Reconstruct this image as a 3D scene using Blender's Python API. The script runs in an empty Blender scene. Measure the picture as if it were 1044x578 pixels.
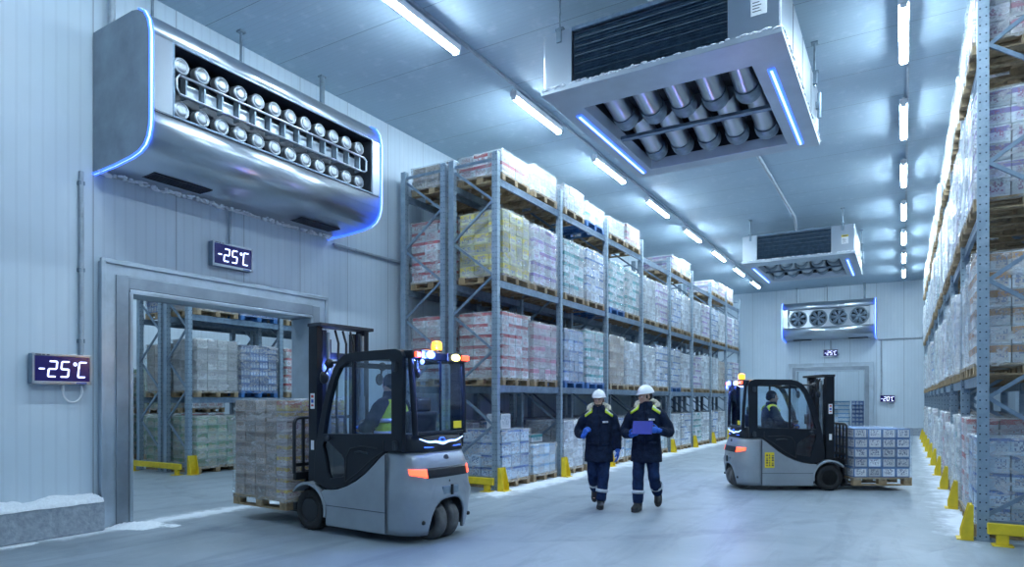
import bpy, math, random
from mathutils import Vector, Matrix, Euler
from mathutils.geometry import tessellate_polygon
PI = math.pi
rng = random.Random(7)
scene = bpy.context.scene
COL = scene.collection

# ------------------------------------------------------------------ mesh builder
class MB:
    def __init__(s):
        s.v = []; s.f = []; s.sm = []; s.mi = []; s.uv = None
    def add(s, vs, fs, smooth=False, mi=0, M=None):
        b = len(s.v)
        for p in vs:
            p = Vector(p)
            s.v.append(M @ p if M is not None else p)
        for f in fs:
            s.f.append(tuple(b + i for i in f)); s.sm.append(smooth); s.mi.append(mi)
        return s
    def box(s, c, d, M=None, mi=0, R=None):
        x, y, z = d[0] / 2, d[1] / 2, d[2] / 2
        vs = [(-x, -y, -z), (x, -y, -z), (x, y, -z), (-x, y, -z), (-x, -y, z), (x, -y, z), (x, y, z), (-x, y, z)]
        T = Matrix.Translation(c)
        if R is not None: T = T @ R
        if M is not None: T = M @ T
        return s.add(vs, [(0, 3, 2, 1), (4, 5, 6, 7), (0, 1, 5, 4), (1, 2, 6, 5), (2, 3, 7, 6), (3, 0, 4, 7)], False, mi, T)
    def bb(s, x0, x1, y0, y1, z0, z1, mi=0):
        return s.box(((x0 + x1) / 2, (y0 + y1) / 2, (z0 + z1) / 2), (abs(x1 - x0), abs(y1 - y0), abs(z1 - z0)), mi=mi)
    def bar(s, p0, p1, w, h, mi=0, up=(0, 0, 1)):
        p0 = Vector(p0); p1 = Vector(p1); d = p1 - p0; L = d.length; d.normalize()
        u = Vector(up)
        if abs(d.dot(u)) > .98: u = Vector((1, 0, 0))
        a = d.cross(u).normalized(); c = a.cross(d).normalized()
        R = Matrix((d, a, c)).transposed().to_4x4()
        return s.box((p0 + p1) / 2, (L, w, h), R=R, mi=mi)
    def tube(s, pts, r, n=10, caps=True, mi=0, closed=False, flat=None):
        pts = [Vector(p) for p in pts]; m = len(pts)
        rs = r if isinstance(r, (list, tuple)) else [r] * m
        vs = []; fs = []
        prev = None
        for i in range(m):
            if closed: t = pts[(i + 1) % m] - pts[i - 1]
            else: t = pts[min(i + 1, m - 1)] - pts[max(i - 1, 0)]
            t.normalize()
            if prev is None:
                u = Vector((0, 0, 1)) if abs(t.z) < .9 else Vector((1, 0, 0))
                a = t.cross(u).normalized()
            else:
                a = (prev - t * prev.dot(t))
                a = a.normalized() if a.length > 1e-6 else t.orthogonal().normalized()
            prev = a; b = t.cross(a)
            rr = rs[i]
            ra, rb = rr if isinstance(rr, (tuple, list)) else (rr, rr)
            for k in range(n):
                q = 2 * PI * k / n
                vs.append(pts[i] + a * (ra * math.cos(q)) + b * (rb * math.sin(q)))
        segs = m if closed else m - 1
        for i in range(segs):
            j = (i + 1) % m
            for k in range(n):
                l = (k + 1) % n
                fs.append((i * n + k, i * n + l, j * n + l, j * n + k))
        s.add(vs, fs, True, mi)
        if caps and not closed:
            s.add(vs[:n], [tuple(range(n - 1, -1, -1))], False, mi)
            s.add(vs[-n:], [tuple(range(n))], False, mi)
        return s
    def cyl(s, p0, p1, r, n=20, mi=0, r1=None):
        return s.tube([p0, p1], [r, r if r1 is None else r1], n, True, mi)
    def lathe(s, prof, c=(0, 0, 0), axis='Z', n=28, mi=0, smooth=True, M=None):
        vs = []; fs = []
        m = len(prof)
        for (r, z) in prof:
            for k in range(n):
                q = 2 * PI * k / n
                a, b = r * math.cos(q), r * math.sin(q)
                if axis == 'Z': p = (a, b, z)
                elif axis == 'Y': p = (b, z, a)
                else: p = (z, a, b)
                vs.append(Vector(p) + Vector(c))
        for i in range(m - 1):
            for k in range(n):
                l = (k + 1) % n
                fs.append((i * n + k, i * n + l, (i + 1) * n + l, (i + 1) * n + k))
        s.add(vs, fs, smooth, mi, M)
        for i in (0, m - 1):
            if prof[i][0] > 1e-5:
                ring = vs[i * n:(i + 1) * n]
                s.add(ring, [tuple(range(n)) if i else tuple(range(n - 1, -1, -1))], False, mi, M)
        return s
    def prism(s, poly, a, b, plane='xz', mi=0, holes=(), M=None, smooth=False):
        loops = [list(poly)] + [list(h) for h in holes]
        flat = [p for l in loops for p in l]
        tris = tessellate_polygon([[Vector((p[0], p[1], 0)) for p in l] for l in loops])
        n = len(flat)
        def P(p, w):
            if plane == 'xz': return (p[0], w, p[1])
            if plane == 'yz': return (w, p[0], p[1])
            return (p[0], p[1], w)
        vs = [P(p, a) for p in flat] + [P(p, b) for p in flat]
        fs = []
        if len(loops) == 1:
            fs.append(tuple(range(n))); fs.append(tuple(range(2 * n - 1, n - 1, -1)))
        else:
            for t in tris:
                fs.append(tuple(t)); fs.append(tuple(n + i for i in reversed(t)))
        s.add(vs, fs, False, mi, M)
        o = 0
        for l in loops:
            k = len(l)
            q = []
            for i in range(k):
                j = (i + 1) % k
                q.append((o + i, o + j, n + o + j, n + o + i))
            base = len(s.v) - 2 * n
            for f in q:
                s.f.append(tuple(base + i for i in f)); s.sm.append(smooth); s.mi.append(mi)
            o += k
        return s
    def ell(s, c, r, n=16, m=10, M=None, mi=0):
        vs = []; fs = []
        for i in range(m + 1):
            t = PI * i / m
            for k in range(n):
                q = 2 * PI * k / n
                vs.append((c[0] + r[0] * math.sin(t) * math.cos(q), c[1] + r[1] * math.sin(t) * math.sin(q), c[2] + r[2] * math.cos(t)))
        for i in range(m):
            for k in range(n):
                l = (k + 1) % n
                fs.append((i * n + k, (i + 1) * n + k, (i + 1) * n + l, i * n + l))
        return s.add(vs, fs, True, mi, M)
    def loft(s, rings, mi=0, caps=True):
        n = len(rings[0]); vs = [p for r in rings for p in r]; fs = []
        for i in range(len(rings) - 1):
            for k in range(n):
                l = (k + 1) % n
                fs.append((i * n + k, i * n + l, (i + 1) * n + l, (i + 1) * n + k))
        s.add(vs, fs, True, mi)
        if caps:
            s.add(rings[0], [tuple(range(n - 1, -1, -1))], True, mi); s.add(rings[-1], [tuple(range(n))], True, mi)
        return s
    def mesh(s, name, mats, fixn=True, weld=False):
        me = bpy.data.meshes.new(name)
        me.from_pydata([tuple(p) for p in s.v], [], s.f)
        for m in (mats if isinstance(mats, (list, tuple)) else [mats]): me.materials.append(m)
        me.polygons.foreach_set('use_smooth', s.sm)
        me.polygons.foreach_set('material_index', s.mi)
        if s.uv is not None:
            l = me.uv_layers.new(name='UVMap')
            l.data.foreach_set('uv', s.uv)
        import bmesh
        bm = bmesh.new(); bm.from_mesh(me)
        if weld: bmesh.ops.remove_doubles(bm, verts=bm.verts, dist=1e-5)
        if fixn: bmesh.ops.recalc_face_normals(bm, faces=bm.faces)
        bm.to_mesh(me); bm.free()
        me.update()
        return me
    def build(s, name, mats, parent=None, bevel=0, seg=2, weld=False, loc=None, rot=None, remesh=0, smooth_it=0, solid=0, sub=0):
        me = s.mesh(name, mats, True, weld or bevel > 0 or remesh > 0 or solid > 0)
        o = bpy.data.objects.new(name, me); COL.objects.link(o)
        if parent is not None: o.parent = parent
        if loc is not None: o.location = loc
        if rot is not None: o.rotation_euler = rot
        if solid:
            m = o.modifiers.new('solid', 'SOLIDIFY'); m.thickness = solid; m.offset = -1
        if remesh:
            m = o.modifiers.new('remesh', 'REMESH'); m.mode = 'VOXEL'; m.voxel_size = remesh; m.use_smooth_shade = True
        if smooth_it:
            m = o.modifiers.new('smooth', 'SMOOTH'); m.iterations = smooth_it; m.factor = .5
        if bevel:
            m = o.modifiers.new('bevel', 'BEVEL'); m.width = bevel; m.segments = seg; m.limit_method = 'ANGLE'; m.angle_limit = math.radians(35)
        return o

def tag(o, label=None, cat=None, group=None, kind=None):
    if label: o['label'] = label
    if cat: o['category'] = cat
    if group: o['group'] = group
    if kind: o['kind'] = kind
    return o
def thing(name, label, cat, loc=(0, 0, 0), rz=0, group=None, scale=1):
    o = bpy.data.objects.new(name, None); COL.objects.link(o)
    o.location = loc; o.rotation_euler = (0, 0, rz); o.scale = (scale,) * 3
    o.empty_display_size = .2
    return tag(o, label, cat, group)
def part_empty(name, parent, loc=(0, 0, 0)):
    o = bpy.data.objects.new(name, None); COL.objects.link(o); o.parent = parent; o.location = loc
    return o
KIDS = {}
def copy_tree(o, parent=None):
    c = o.copy(); COL.objects.link(c)
    if parent is not None: c.parent = parent
    for ch in o.children: copy_tree(ch, c)
    return c
def struct(o): o['kind'] = 'structure'; return o

# ------------------------------------------------------------------ materials
class NT:
    def __init__(s, m): s.t = m.node_tree; s.n = s.t.nodes; s.l = s.t.links
    def new(s, ty, **kw):
        n = s.n.new(ty)
        for k, v in kw.items(): setattr(n, k, v)
        return n
    def link(s, a, b): s.l.new(a, b)
    def inp(s, node, i, v):
        if v is None: return
        if hasattr(v, 'is_output'): s.link(v, node.inputs[i])
        else: node.inputs[i].default_value = v
    def math(s, op, a, b=None, c=None, clamp=False):
        n = s.new('ShaderNodeMath', operation=op); n.use_clamp = clamp
        s.inp(n, 0, a); s.inp(n, 1, b); s.inp(n, 2, c)
        return n.outputs[0]
    def mix(s, f, a, b):
        n = s.new('ShaderNodeMix', data_type='RGBA')
        s.inp(n, 0, f); s.inp(n, 6, a); s.inp(n, 7, b)
        return n.outputs[2]
    def noise(s, vec, scale, detail=3, rough=.5, dist=0):
        n = s.new('ShaderNodeTexNoise'); s.inp(n, 'Vector', vec)
        n.inputs['Scale'].default_value = scale; n.inputs['Detail'].default_value = detail
        n.inputs['Roughness'].default_value = rough; n.inputs['Distortion'].default_value = dist
        return n.outputs['Fac']
    def mapping(s, vec, sc):
        n = s.new('ShaderNodeVectorMath', operation='MULTIPLY'); s.link(vec, n.inputs[0]); n.inputs[1].default_value = sc
        return n.outputs[0]
    def ramp(s, f, a, b):
        n = s.new('ShaderNodeMapRange'); s.inp(n, 0, f); n.inputs[1].default_value = a; n.inputs[2].default_value = b
        n.clamp = True
        return n.outputs[0]
    def sep(s, vec):
        n = s.new('ShaderNodeSeparateXYZ'); s.link(vec, n.inputs[0]); return n.outputs
    def bump(s, h, strength=.3, dist=.01):
        n = s.new('ShaderNodeBump'); n.inputs['Strength'].default_value = strength; n.inputs['Distance'].default_value = dist
        s.link(h, n.inputs['Height']); return n.outputs[0]
    def coord(s, which='Object'): return s.new('ShaderNodeTexCoord').outputs[which]
def c4(c): return (c[0], c[1], c[2], 1)
def newmat(name):
    m = bpy.data.materials.new(name); m.use_nodes = True
    t = NT(m); b = [n for n in t.n if n.type == 'BSDF_PRINCIPLED'][0]
    return m, t, b
def mat(name, col, rough=.5, metal=0, var=.12, vs=6, bump=0, bs=40, spec=.5, emis=None, es=0, col2=None, coat=0, bd=.01, rv=.25):
    m, t, b = newmat(name)
    co = t.coord()
    b.inputs['Roughness'].default_value = rough; b.inputs['Metallic'].default_value = metal
    b.inputs['Specular IOR Level'].default_value = spec
    b.inputs['Coat Weight'].default_value = coat
    if var:
        nz = t.noise(co, vs, 4, .6)
        d = col2 if col2 else tuple(max(0, x * (1 - var * 2)) for x in col)
        l = col if col2 else tuple(min(1, x * (1 + var)) for x in col)
        t.link(t.mix(t.ramp(nz, .3, .7), c4(d), c4(l)), b.inputs['Base Color'])
        t.link(t.math('ADD', t.math('MULTIPLY', t.noise(co, vs * 2.3, 3), rv), rough - rv / 2, clamp=True), b.inputs['Roughness'])
    else: b.inputs['Base Color'].default_value = c4(col)
    if bump: t.link(t.bump(t.noise(co, bs, 3), bump, bd), b.inputs['Normal'])
    if emis: b.inputs['Emission Color'].default_value = c4(emis); b.inputs['Emission Strength'].default_value = es
    return m
def emit(name, col, s): return mat(name, tuple(min(1, x) for x in col), .4, 0, 0, emis=col, es=s)

M = {}
M['steel'] = mat('brushed_steel', (.50, .55, .60), .30, .92, .03, 1.2, 0, rv=.06)
M['steel_frost'] = mat('frosted_steel', (.50, .56, .62), .42, .7, .05, 2.5, .12, 30, rv=.08)
M['endsteel'] = mat('grey_end_sheet', (.27, .32, .37), .45, .6, .12, 2.0, .15, 14)
M['lining'] = mat('frosted_door_lining', (.44, .52, .59), .38, .55, .10, 2.2, .3, 16)
M['galv'] = mat('galvanised_steel', (.23, .31, .40), .40, .5, .14, 9)
M['galvdark'] = mat('weathered_galvanised', (.24, .31, .37), .45, .6, .15, 7)
M['darkmetal'] = mat('dark_metal', (.035, .045, .06), .45, .3, .2, 8)
M['fin'] = mat('coil_fins', (.10, .17, .25), .5, .4, .2, 8)
M['black'] = mat('black_plastic', (.012, .015, .02), .4, 0, .15, 6)
M['cab'] = mat('cab_paint', (.008, .013, .021), .38, 0, .1, 4, spec=.3, coat=.06)
M['rubber'] = mat('tyre_rubber', (.018, .019, .021), .75, 0, .3, 12, .3, 60)
M['rubbergrey'] = mat('grey_tyre', (.11, .115, .12), .7, 0, .2, 10, .2, 50)
M['grey'] = mat('forklift_grey', (.33, .37, .41), .36, .35, .06, 3, coat=.25)
M['yellow'] = mat('safety_yellow', (.75, .55, .02), .5, 0, .12, 5)
M['yellowlabel'] = mat('yellow_label', (.85, .65, .03), .5, 0, .05, 5)
M['white'] = mat('white_plastic', (.8, .83, .86), .4, 0, .04, 6)
M['label'] = mat('white_label', (.82, .84, .86), .5, 0, .05, 20)
M['ink'] = mat('dark_ink', (.05, .06, .08), .6, 0, 0)
M['redink'] = mat('red_ink', (.6, .08, .06), .6, 0, 0)
M['blueink'] = mat('blue_ink', (.05, .12, .45), .6, 0, 0)
M['screen'] = mat('display_glass', (.006, .006, .05), .2, 0, 0, emis=(.02, .02, .35), es=.12)
M['digit'] = emit('digit_glow', (.55, .62, 1.0), 2.2)
M['lamp'] = emit('tube_light_glow', (.68, .86, 1.0), 132)
M['lamp2'] = emit('store_tube_glow', (.67, .855, 1.0), 110)
M['ledblue'] = emit('blue_led_and_halo', (.05, .16, 1.0), 1.3)  # blue forklift LEDs, and the halo added around the cooler strips
M['ledwhite'] = emit('led_strip_white_blue', (.36, .56, 1.0), 2.0)
M['bluelamp'] = emit('blue_lamp_glow', (.12, .20, 1.0), 3.6)
M['amber'] = emit('amber_beacon_glow', (1.0, .36, .02), 3.0)
M['redlamp'] = emit('red_tail_glow', (1.0, .09, .04), 2.2)
M['yellamp'] = emit('yellow_lamp_glow', (1.0, .85, .22), 3)
M['wood'] = mat('pallet_wood', (.40, .29, .17), .8, 0, .25, 10, .2, 40)
M['wooddark'] = mat('grey_pallet_wood', (.26, .22, .17), .8, 0, .25, 10, .2, 40)
M['bluewood'] = mat('blue_pallet_paint', (.05, .17, .42), .6, 0, .2, 10)
M['rope'] = mat('conduit_grey', (.38, .44, .5), .45, .3, .1, 9)
M['navy'] = mat('navy_winter_cloth', (.009, .018, .042), .8, 0, .25, 14, .9, 11, bd=.035, spec=.15)
M['navytrouser'] = mat('navy_trouser_cloth', (.013, .030, .085), .85, 0, .25, 12, .9, 10, bd=.035, spec=.15)
M['boot'] = mat('black_boot_leather', (.012, .013, .016), .5, 0, .2, 20, .2, 40)
M['glove'] = mat('blue_glove', (.02, .12, .55), .6, 0, .12, 20)
M['skin'] = mat('skin', (.52, .31, .23), .55, 0, .06, 30)
M['hair'] = mat('dark_hair', (.03, .022, .018), .7, 0, .2, 60)
M['helmet'] = mat('white_helmet_shell', (.82, .84, .85), .3, 0, .02, 5)
M['hivis'] = mat('hi_vis_yellow', (.62, .78, .04), .7, 0, .1, 20)
M['reflect'] = mat('reflective_band', (.62, .66, .70), .4, .3, .08, 30)
M['fur'] = mat('cream_fur', (.62, .58, .48), .95, 0, .25, 40, 1.0, 60)
M['clip'] = mat('blue_clipboard', (.008, .02, .26), .45, 0, .05, 8)
M['snow'] = mat('frost_snow', (.86, .9, .94), .85, 0, .06, 30, .8, 55)
M['kerb'] = mat('kerb_concrete', (.40, .45, .50), .85, 0, .2, 14, .7, 30, col2=(.25, .29, .34))
M['seat'] = mat('seat_vinyl', (.02, .022, .026), .6, 0, .15, 9)
M['plate'] = mat('round_cap_metal', (.40, .44, .48), .45, .85, 0)

def glass_mat(name, tint, fac):
    m, t, b = newmat(name)
    out = [n for n in t.n if n.type == 'OUTPUT_MATERIAL'][0]
    tr = t.new('ShaderNodeBsdfTransparent'); tr.inputs[0].default_value = c4(tint)
    gl = t.new('ShaderNodeBsdfGlossy'); gl.inputs['Roughness'].default_value = .04; gl.inputs[0].default_value = (.9, .95, 1, 1)
    mx = t.new('ShaderNodeMixShader'); mx.inputs[0].default_value = fac
    t.link(tr.outputs[0], mx.inputs[1]); t.link(gl.outputs[0], mx.inputs[2]); t.link(mx.outputs[0], out.inputs[0])
    t.n.remove(b)
    return m
M['glass'] = glass_mat('cab_glass', (.90, .95, .98), .06)
M['smoked'] = glass_mat('smoked_glass', (.22, .3, .36), .08)

def film_mat(name, lo, hi, tint=(1.0, 1.0, 1.0)):
    m, t, b = newmat(name)
    out = [n for n in t.n if n.type == 'OUTPUT_MATERIAL'][0]
    co = t.coord()
    oi = t.new('ShaderNodeObjectInfo')
    off = t.new('ShaderNodeVectorMath', operation='ADD'); t.link(co, off.inputs[0])
    t.link(t.math('MULTIPLY', oi.outputs['Random'], 37.0), off.inputs[1])
    st = t.mapping(off.outputs[0], (2.2, 2.2, 6.5))
    n1 = t.noise(st, 1.6, 5, .62, 1.2)
    n2 = t.noise(off.outputs[0], 13, 4, .6, 2.0)
    f = t.math('ADD', t.math('MULTIPLY', t.ramp(n1, .38, .72), hi - lo), lo)
    f = t.math('ADD', f, t.math('MULTIPLY', t.ramp(n2, .55, .7), .16), clamp=True)
    b.inputs['Base Color'].default_value = c4(tint); b.inputs['Roughness'].default_value = .2
    b.inputs['Specular IOR Level'].default_value = .7
    h = t.math('ADD', t.math('MULTIPLY', n1, .7), t.math('MULTIPLY', n2, .4))
    bp = t.bump(h, .6, .035); t.link(bp, b.inputs['Normal'])
    tr = t.new('ShaderNodeBsdfTransparent'); tr.inputs[0].default_value = (.95, .98, 1, 1)
    mx = t.new('ShaderNodeMixShader'); t.link(f, mx.inputs[0])
    t.link(tr.outputs[0], mx.inputs[1]); t.link(b.outputs[0], mx.inputs[2]); t.link(mx.outputs[0], out.inputs[0])
    return m
M['film'] = film_mat('stretch_film', .07, .42)
M['filmthin'] = film_mat('thin_stretch_film', .03, .20)
M['filmthick'] = film_mat('thick_stretch_film', .30, .72)

def carton_mat(name, base, band, label, text, bandpos=(.62, .92), packs=1, lr=(.12, .86, .12, .54), always=False):
    """printed carton: a coloured band, a label field and rows of print; every carton differs a little"""
    m, t, b = newmat(name)
    uv = t.new('ShaderNodeUVMap'); X = t.sep(uv.outputs[0]); u, v = X[0], X[1]
    oi = t.new('ShaderNodeObjectInfo'); ge = t.new('ShaderNodeNewGeometry')
    r = t.math('FRACT', t.math('ADD', t.math('MULTIPLY', oi.outputs['Random'], 7.31), t.math('MULTIPLY', ge.outputs['Random Per Island'], 3.77)))
    r2 = t.math('FRACT', t.math('MULTIPLY', r, 17.13))
    if packs > 1: uu = t.math('FRACT', t.math('MULTIPLY', u, float(packs)))
    else: uu = u
    def rect(x, a, c):
        return t.math('MULTIPLY', t.math('GREATER_THAN', x, a), t.math('LESS_THAN', x, c))
    side = t.math('GREATER_THAN', u, -.5)
    bandm = t.math('MULTIPLY', rect(v, bandpos[0], bandpos[1]), t.math('GREATER_THAN', r2, .18))
    lab = t.math('MULTIPLY', rect(uu, lr[0], lr[1]), rect(v, lr[2], lr[3]))
    labon = t.math('MULTIPLY', lab, t.math('GREATER_THAN', r, -1.0 if always else .22))
    cell = t.new('ShaderNodeCombineXYZ')
    t.link(t.math('FLOOR', t.math('MULTIPLY', u, 22.0)), cell.inputs[0]); t.link(t.math('FLOOR', t.math('MULTIPLY', v, 11.0)), cell.inputs[1]); t.link(t.math('MULTIPLY', r, 91.0), cell.inputs[2])
    wn = t.new('ShaderNodeTexWhiteNoise'); t.link(cell.outputs[0], wn.inputs[0])
    txt = t.math('MULTIPLY', t.math('GREATER_THAN', wn.outputs[0], .62), rect(v, .25, .86))
    txt = t.math('MULTIPLY', txt, rect(uu, .16, .8))
    col = t.mix(t.math('MULTIPLY', bandm, side), c4(base), c4(band))
    col = t.mix(t.math('MULTIPLY', labon, side), col, c4(label))
    col = t.mix(t.math('MULTIPLY', t.math('MULTIPLY', txt, side), .88), col, c4(text))
    hv = t.new('ShaderNodeHueSaturation'); t.link(col, hv.inputs['Color'])
    t.link(t.math('ADD', .48, t.math('MULTIPLY', r, .58)), hv.inputs['Value'])
    t.link(hv.outputs[0], b.inputs['Base Color'])
    b.inputs['Roughness'].default_value = .55
    return m
# style -> (phrase, material)
STY = {}
def sty(k, phrase, *a, **kw): STY[k] = (phrase, carton_mat('carton_' + k, *a, **kw))
W = (.76, .79, .82)
sty('red', 'white and red', W, (.5, .05, .06), (.7, .62, .62), (.45, .1, .12), bandpos=(.7, 1.0))
sty('yellow', 'yellow and blue', (.62, .6, .3), (.72, .55, .03), (.68, .66, .42), (.05, .12, .42), bandpos=(.5, .95))
sty('blue', 'white and blue', W, (.07, .2, .5), (.62, .7, .8), (.1, .2, .45), bandpos=(.78, 1.0))
sty('teal', 'white and teal', W, (.04, .33, .32), (.55, .68, .68), (.1, .3, .35), bandpos=(.6, .95))
sty('plain', 'plain white', W, (.55, .6, .66), (.62, .66, .7), (.3, .36, .44))
sty('brown', 'beige', (.5, .43, .36), (.42, .34, .28), (.58, .53, .48), (.25, .18, .15))
sty('grey', 'grey shrouded', (.46, .45, .44), (.36, .35, .35), (.54, .53, .53), (.26, .24, .24))
sty('greybrown', 'grey-brown', (.44, .33, .26), (.29, .20, .16), (.52, .41, .35), (.18, .12, .10), bandpos=(.6, .95))
sty('violet', 'white and violet', W, (.28, .2, .5), (.62, .6, .72), (.4, .12, .25), bandpos=(.6, .9))
sty('pink', 'pink striped', (.66, .62, .64), (.58, .2, .28), (.68, .6, .62), (.35, .12, .2), bandpos=(.55, .9))
sty('green', 'green and brown', (.34, .42, .33), (.06, .26, .12), (.5, .5, .36), (.3, .2, .08), bandpos=(.45, .9))
sty('navy', 'dark blue crated', (.08, .16, .38), (.03, .07, .2), (.45, .55, .68), (.6, .65, .72), bandpos=(.7, .95), packs=3)
sty('water', 'pale blue bottled', (.56, .68, .78), (.12, .34, .58), (.7, .78, .84), (.2, .4, .62), bandpos=(.72, .95), packs=3)
sty('milk', 'light blue cased', (.46, .6, .74), (.03, .13, .4), (.64, .72, .8), (.06, .1, .25), bandpos=(.82, 1.0), packs=2)
sty('snack', 'brown and gold', (.42, .36, .36), (.55, .38, .06), (.5, .46, .46), (.25, .1, .14), bandpos=(.5, .85))
sty('case', 'white labelled blue', (.10, .24, .50), (.05, .14, .36), (.80, .84, .88), (.12, .14, .26), bandpos=(.0, .08), lr=(.07, .93, .10, .88), always=True)
sty('orange', 'white and orange', W, (.50, .24, .07), (.66, .58, .52), (.16, .2, .36), bandpos=(.55, .95), packs=2)
sty('gold', 'red and gold printed', (.70, .50, .08), (.55, .12, .05), (.75, .72, .66), (.5, .1, .05), bandpos=(.55, .95))

def wall_mat(name, axis, seam, rib, base=(.58, .68, .76), seamphase=0, rough=.42, spec=.5):
    """insulated sheet-steel panels: fine ribs and panel joints as real relief (bump), faint frost blotches"""
    m, t, b = newmat(name)
    ge = t.new('ShaderNodeNewGeometry'); P = t.sep(ge.outputs['Position']); x = P[axis]
    fs = t.math('FRACT', t.math('DIVIDE', t.math('ADD', x, 100.0 + seamphase), seam))
    js = t.math('LESS_THAN', t.math('ABSOLUTE', t.math('SUBTRACT', fs, .5)), .006 / seam)
    fr = t.math('FRACT', t.math('DIVIDE', t.math('ADD', x, 100.0), rib))
    rr = t.math('LESS_THAN', t.math('ABSOLUTE', t.math('SUBTRACT', fr, .5)), .11)
    n = t.noise(ge.outputs['Position'], .5, 4, .6)
    n2 = t.noise(t.mapping(ge.outputs['Position'], (3, 3, .6) if axis != 2 else (1, 1, 1)), 1.7, 4, .6)
    col = t.mix(t.ramp(n, .3, .7), c4(tuple(c * .9 for c in base)), c4(base))
    col = t.mix(t.math('MULTIPLY', t.ramp(n2, .55, .8), .35), col, c4((.74, .80, .86)))
    col = t.mix(t.math('MULTIPLY', js, .8), col, c4((.16, .2, .25)))
    col = t.mix(t.math('MULTIPLY', rr, .13), col, c4((.3, .36, .43)))
    t.link(col, b.inputs['Base Color'])
    h = t.math('SUBTRACT', 1.0, t.math('ADD', t.math('MULTIPLY', js, 1.0), t.math('MULTIPLY', rr, .35)))
    t.link(t.bump(h, .5, .008), b.inputs['Normal'])
    b.inputs['Roughness'].default_value = rough; b.inputs['Specular IOR Level'].default_value = spec
    return m
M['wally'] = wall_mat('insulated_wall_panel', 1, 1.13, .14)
M['wallx'] = wall_mat('insulated_end_wall_panel', 0, 1.13, .14)
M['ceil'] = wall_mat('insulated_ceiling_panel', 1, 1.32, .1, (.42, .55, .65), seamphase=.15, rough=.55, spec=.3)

def floor_mat():
    m, t, b = newmat('cold_store_concrete')
    ge = t.new('ShaderNodeNewGeometry'); p = ge.outputs['Position']; P = t.sep(p)
    n1 = t.noise(p, .55, 5, .62, .6); n2 = t.noise(p, 4.2, 5, .65); n3 = t.noise(t.mapping(p, (2.4, .35, 1)), 1.1, 4, .6, .8)
    col = t.mix(t.ramp(n1, .3, .72), c4((.18, .225, .265)), c4((.31, .365, .41)))
    col = t.mix(t.math('MULTIPLY', t.ramp(n2, .4, .75), .35), col, c4((.45, .51, .56)))
    col = t.mix(t.math('MULTIPLY', t.ramp(n3, .5, .62), .42), col, c4((.15, .185, .225)))
    # curved tyre tracks
    dx = t.math('SUBTRACT', P[0], -9.0); dy = t.math('SUBTRACT', P[1], 14.5)
    rad = t.math('SQRT', t.math('ADD', t.math('MULTIPLY', dx, dx), t.math('MULTIPLY', dy, dy)))
    wob = t.math('MULTIPLY', t.noise(p, .7, 2), .5)
    fr = t.math('FRACT', t.math('MULTIPLY', t.math('ADD', rad, wob), .62))
    tr = t.math('MULTIPLY', t.ramp(fr, .78, .86), t.ramp(t.noise(p, 1.6, 3), .45, .65))
    col = t.mix(t.math('MULTIPLY', tr, .42), col, c4((.13, .16, .2)))
    # frost lying along the rack feet and the wall
    def near(axis, at, w): return t.math('SUBTRACT', 1.0, t.ramp(t.math('ABSOLUTE', t.math('SUBTRACT', P[axis], at)), 0, w))
    far = t.ramp(P[1], 8.6, 9.8)
    fm = t.math('MAXIMUM', t.math('MULTIPLY', far, t.math('MAXIMUM', near(0, -6.2, .8), near(0, .7, .6))), near(0, -8.75, .5))
    fm = t.math('MULTIPLY', t.ramp(t.math('ADD', fm, t.math('MULTIPLY', t.math('SUBTRACT', t.noise(p, 2.6, 5, .7), .5), 1.6)), .45, .85), .8)
    col = t.mix(fm, col, c4((.80, .85, .9)))
    t.link(col, b.inputs['Base Color'])
    ro = t.math('ADD', t.math('MULTIPLY', t.ramp(n2, .3, .7), .25), .33)
    t.link(t.math('ADD', ro, t.math('MULTIPLY', fm, .4), clamp=True), b.inputs['Roughness'])
    t.link(t.bump(t.math('ADD', t.noise(p, 60, 3), t.math('MULTIPLY', fm, t.noise(p, 25, 4))), .25, .006), b.inputs['Normal'])
    return m
M['floor'] = floor_mat()

def upright_mat():
    m, t, b = newmat('perforated_rack_steel')
    ge = t.new('ShaderNodeNewGeometry'); co = t.coord(); P = t.sep(co)
    z = t.math('SUBTRACT', t.math('FRACT', t.math('DIVIDE', P[2], .10)), .5)
    zz = t.math('MULTIPLY', z, .10)
    def hole(c, axis):
        d = t.math('SUBTRACT', t.math('ABSOLUTE', P[axis]), c)
        return t.math('LESS_THAN', t.math('SQRT', t.math('ADD', t.math('MULTIPLY', d, d), t.math('MULTIPLY', zz, zz))), 0.009)
    h = t.math('MAXIMUM', hole(.032, 1), t.math('MAXIMUM', hole(.03, 0), 0.0))
    n = t.noise(co, 9, 4, .6)
    col = t.mix(t.ramp(n, .3, .7), c4((.25, .335, .41)), c4((.36, .45, .53)))
    col = t.mix(h, col, c4((.03, .04, .055)))
    t.link(col, b.inputs['Base Color']); b.inputs['Metallic'].default_value = .5; b.inputs['Roughness'].default_value = .42
    return m
M['upright'] = upright_mat()
# ------------------------------------------------------------------ camera (level, lens shifted up)
TH = math.radians(30.8)
cam = bpy.data.cameras.new('camera'); camo = bpy.data.objects.new('camera', cam); COL.objects.link(camo)
cam.sensor_width = 36; cam.lens = 670 / 1044 * 36; cam.shift_y = 119 / 1044; cam.clip_end = 200; cam.clip_start = .05
camo.location = (0, 0, 1.65); camo.rotation_euler = (PI / 2, 0, TH)
scene.camera = camo

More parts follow.
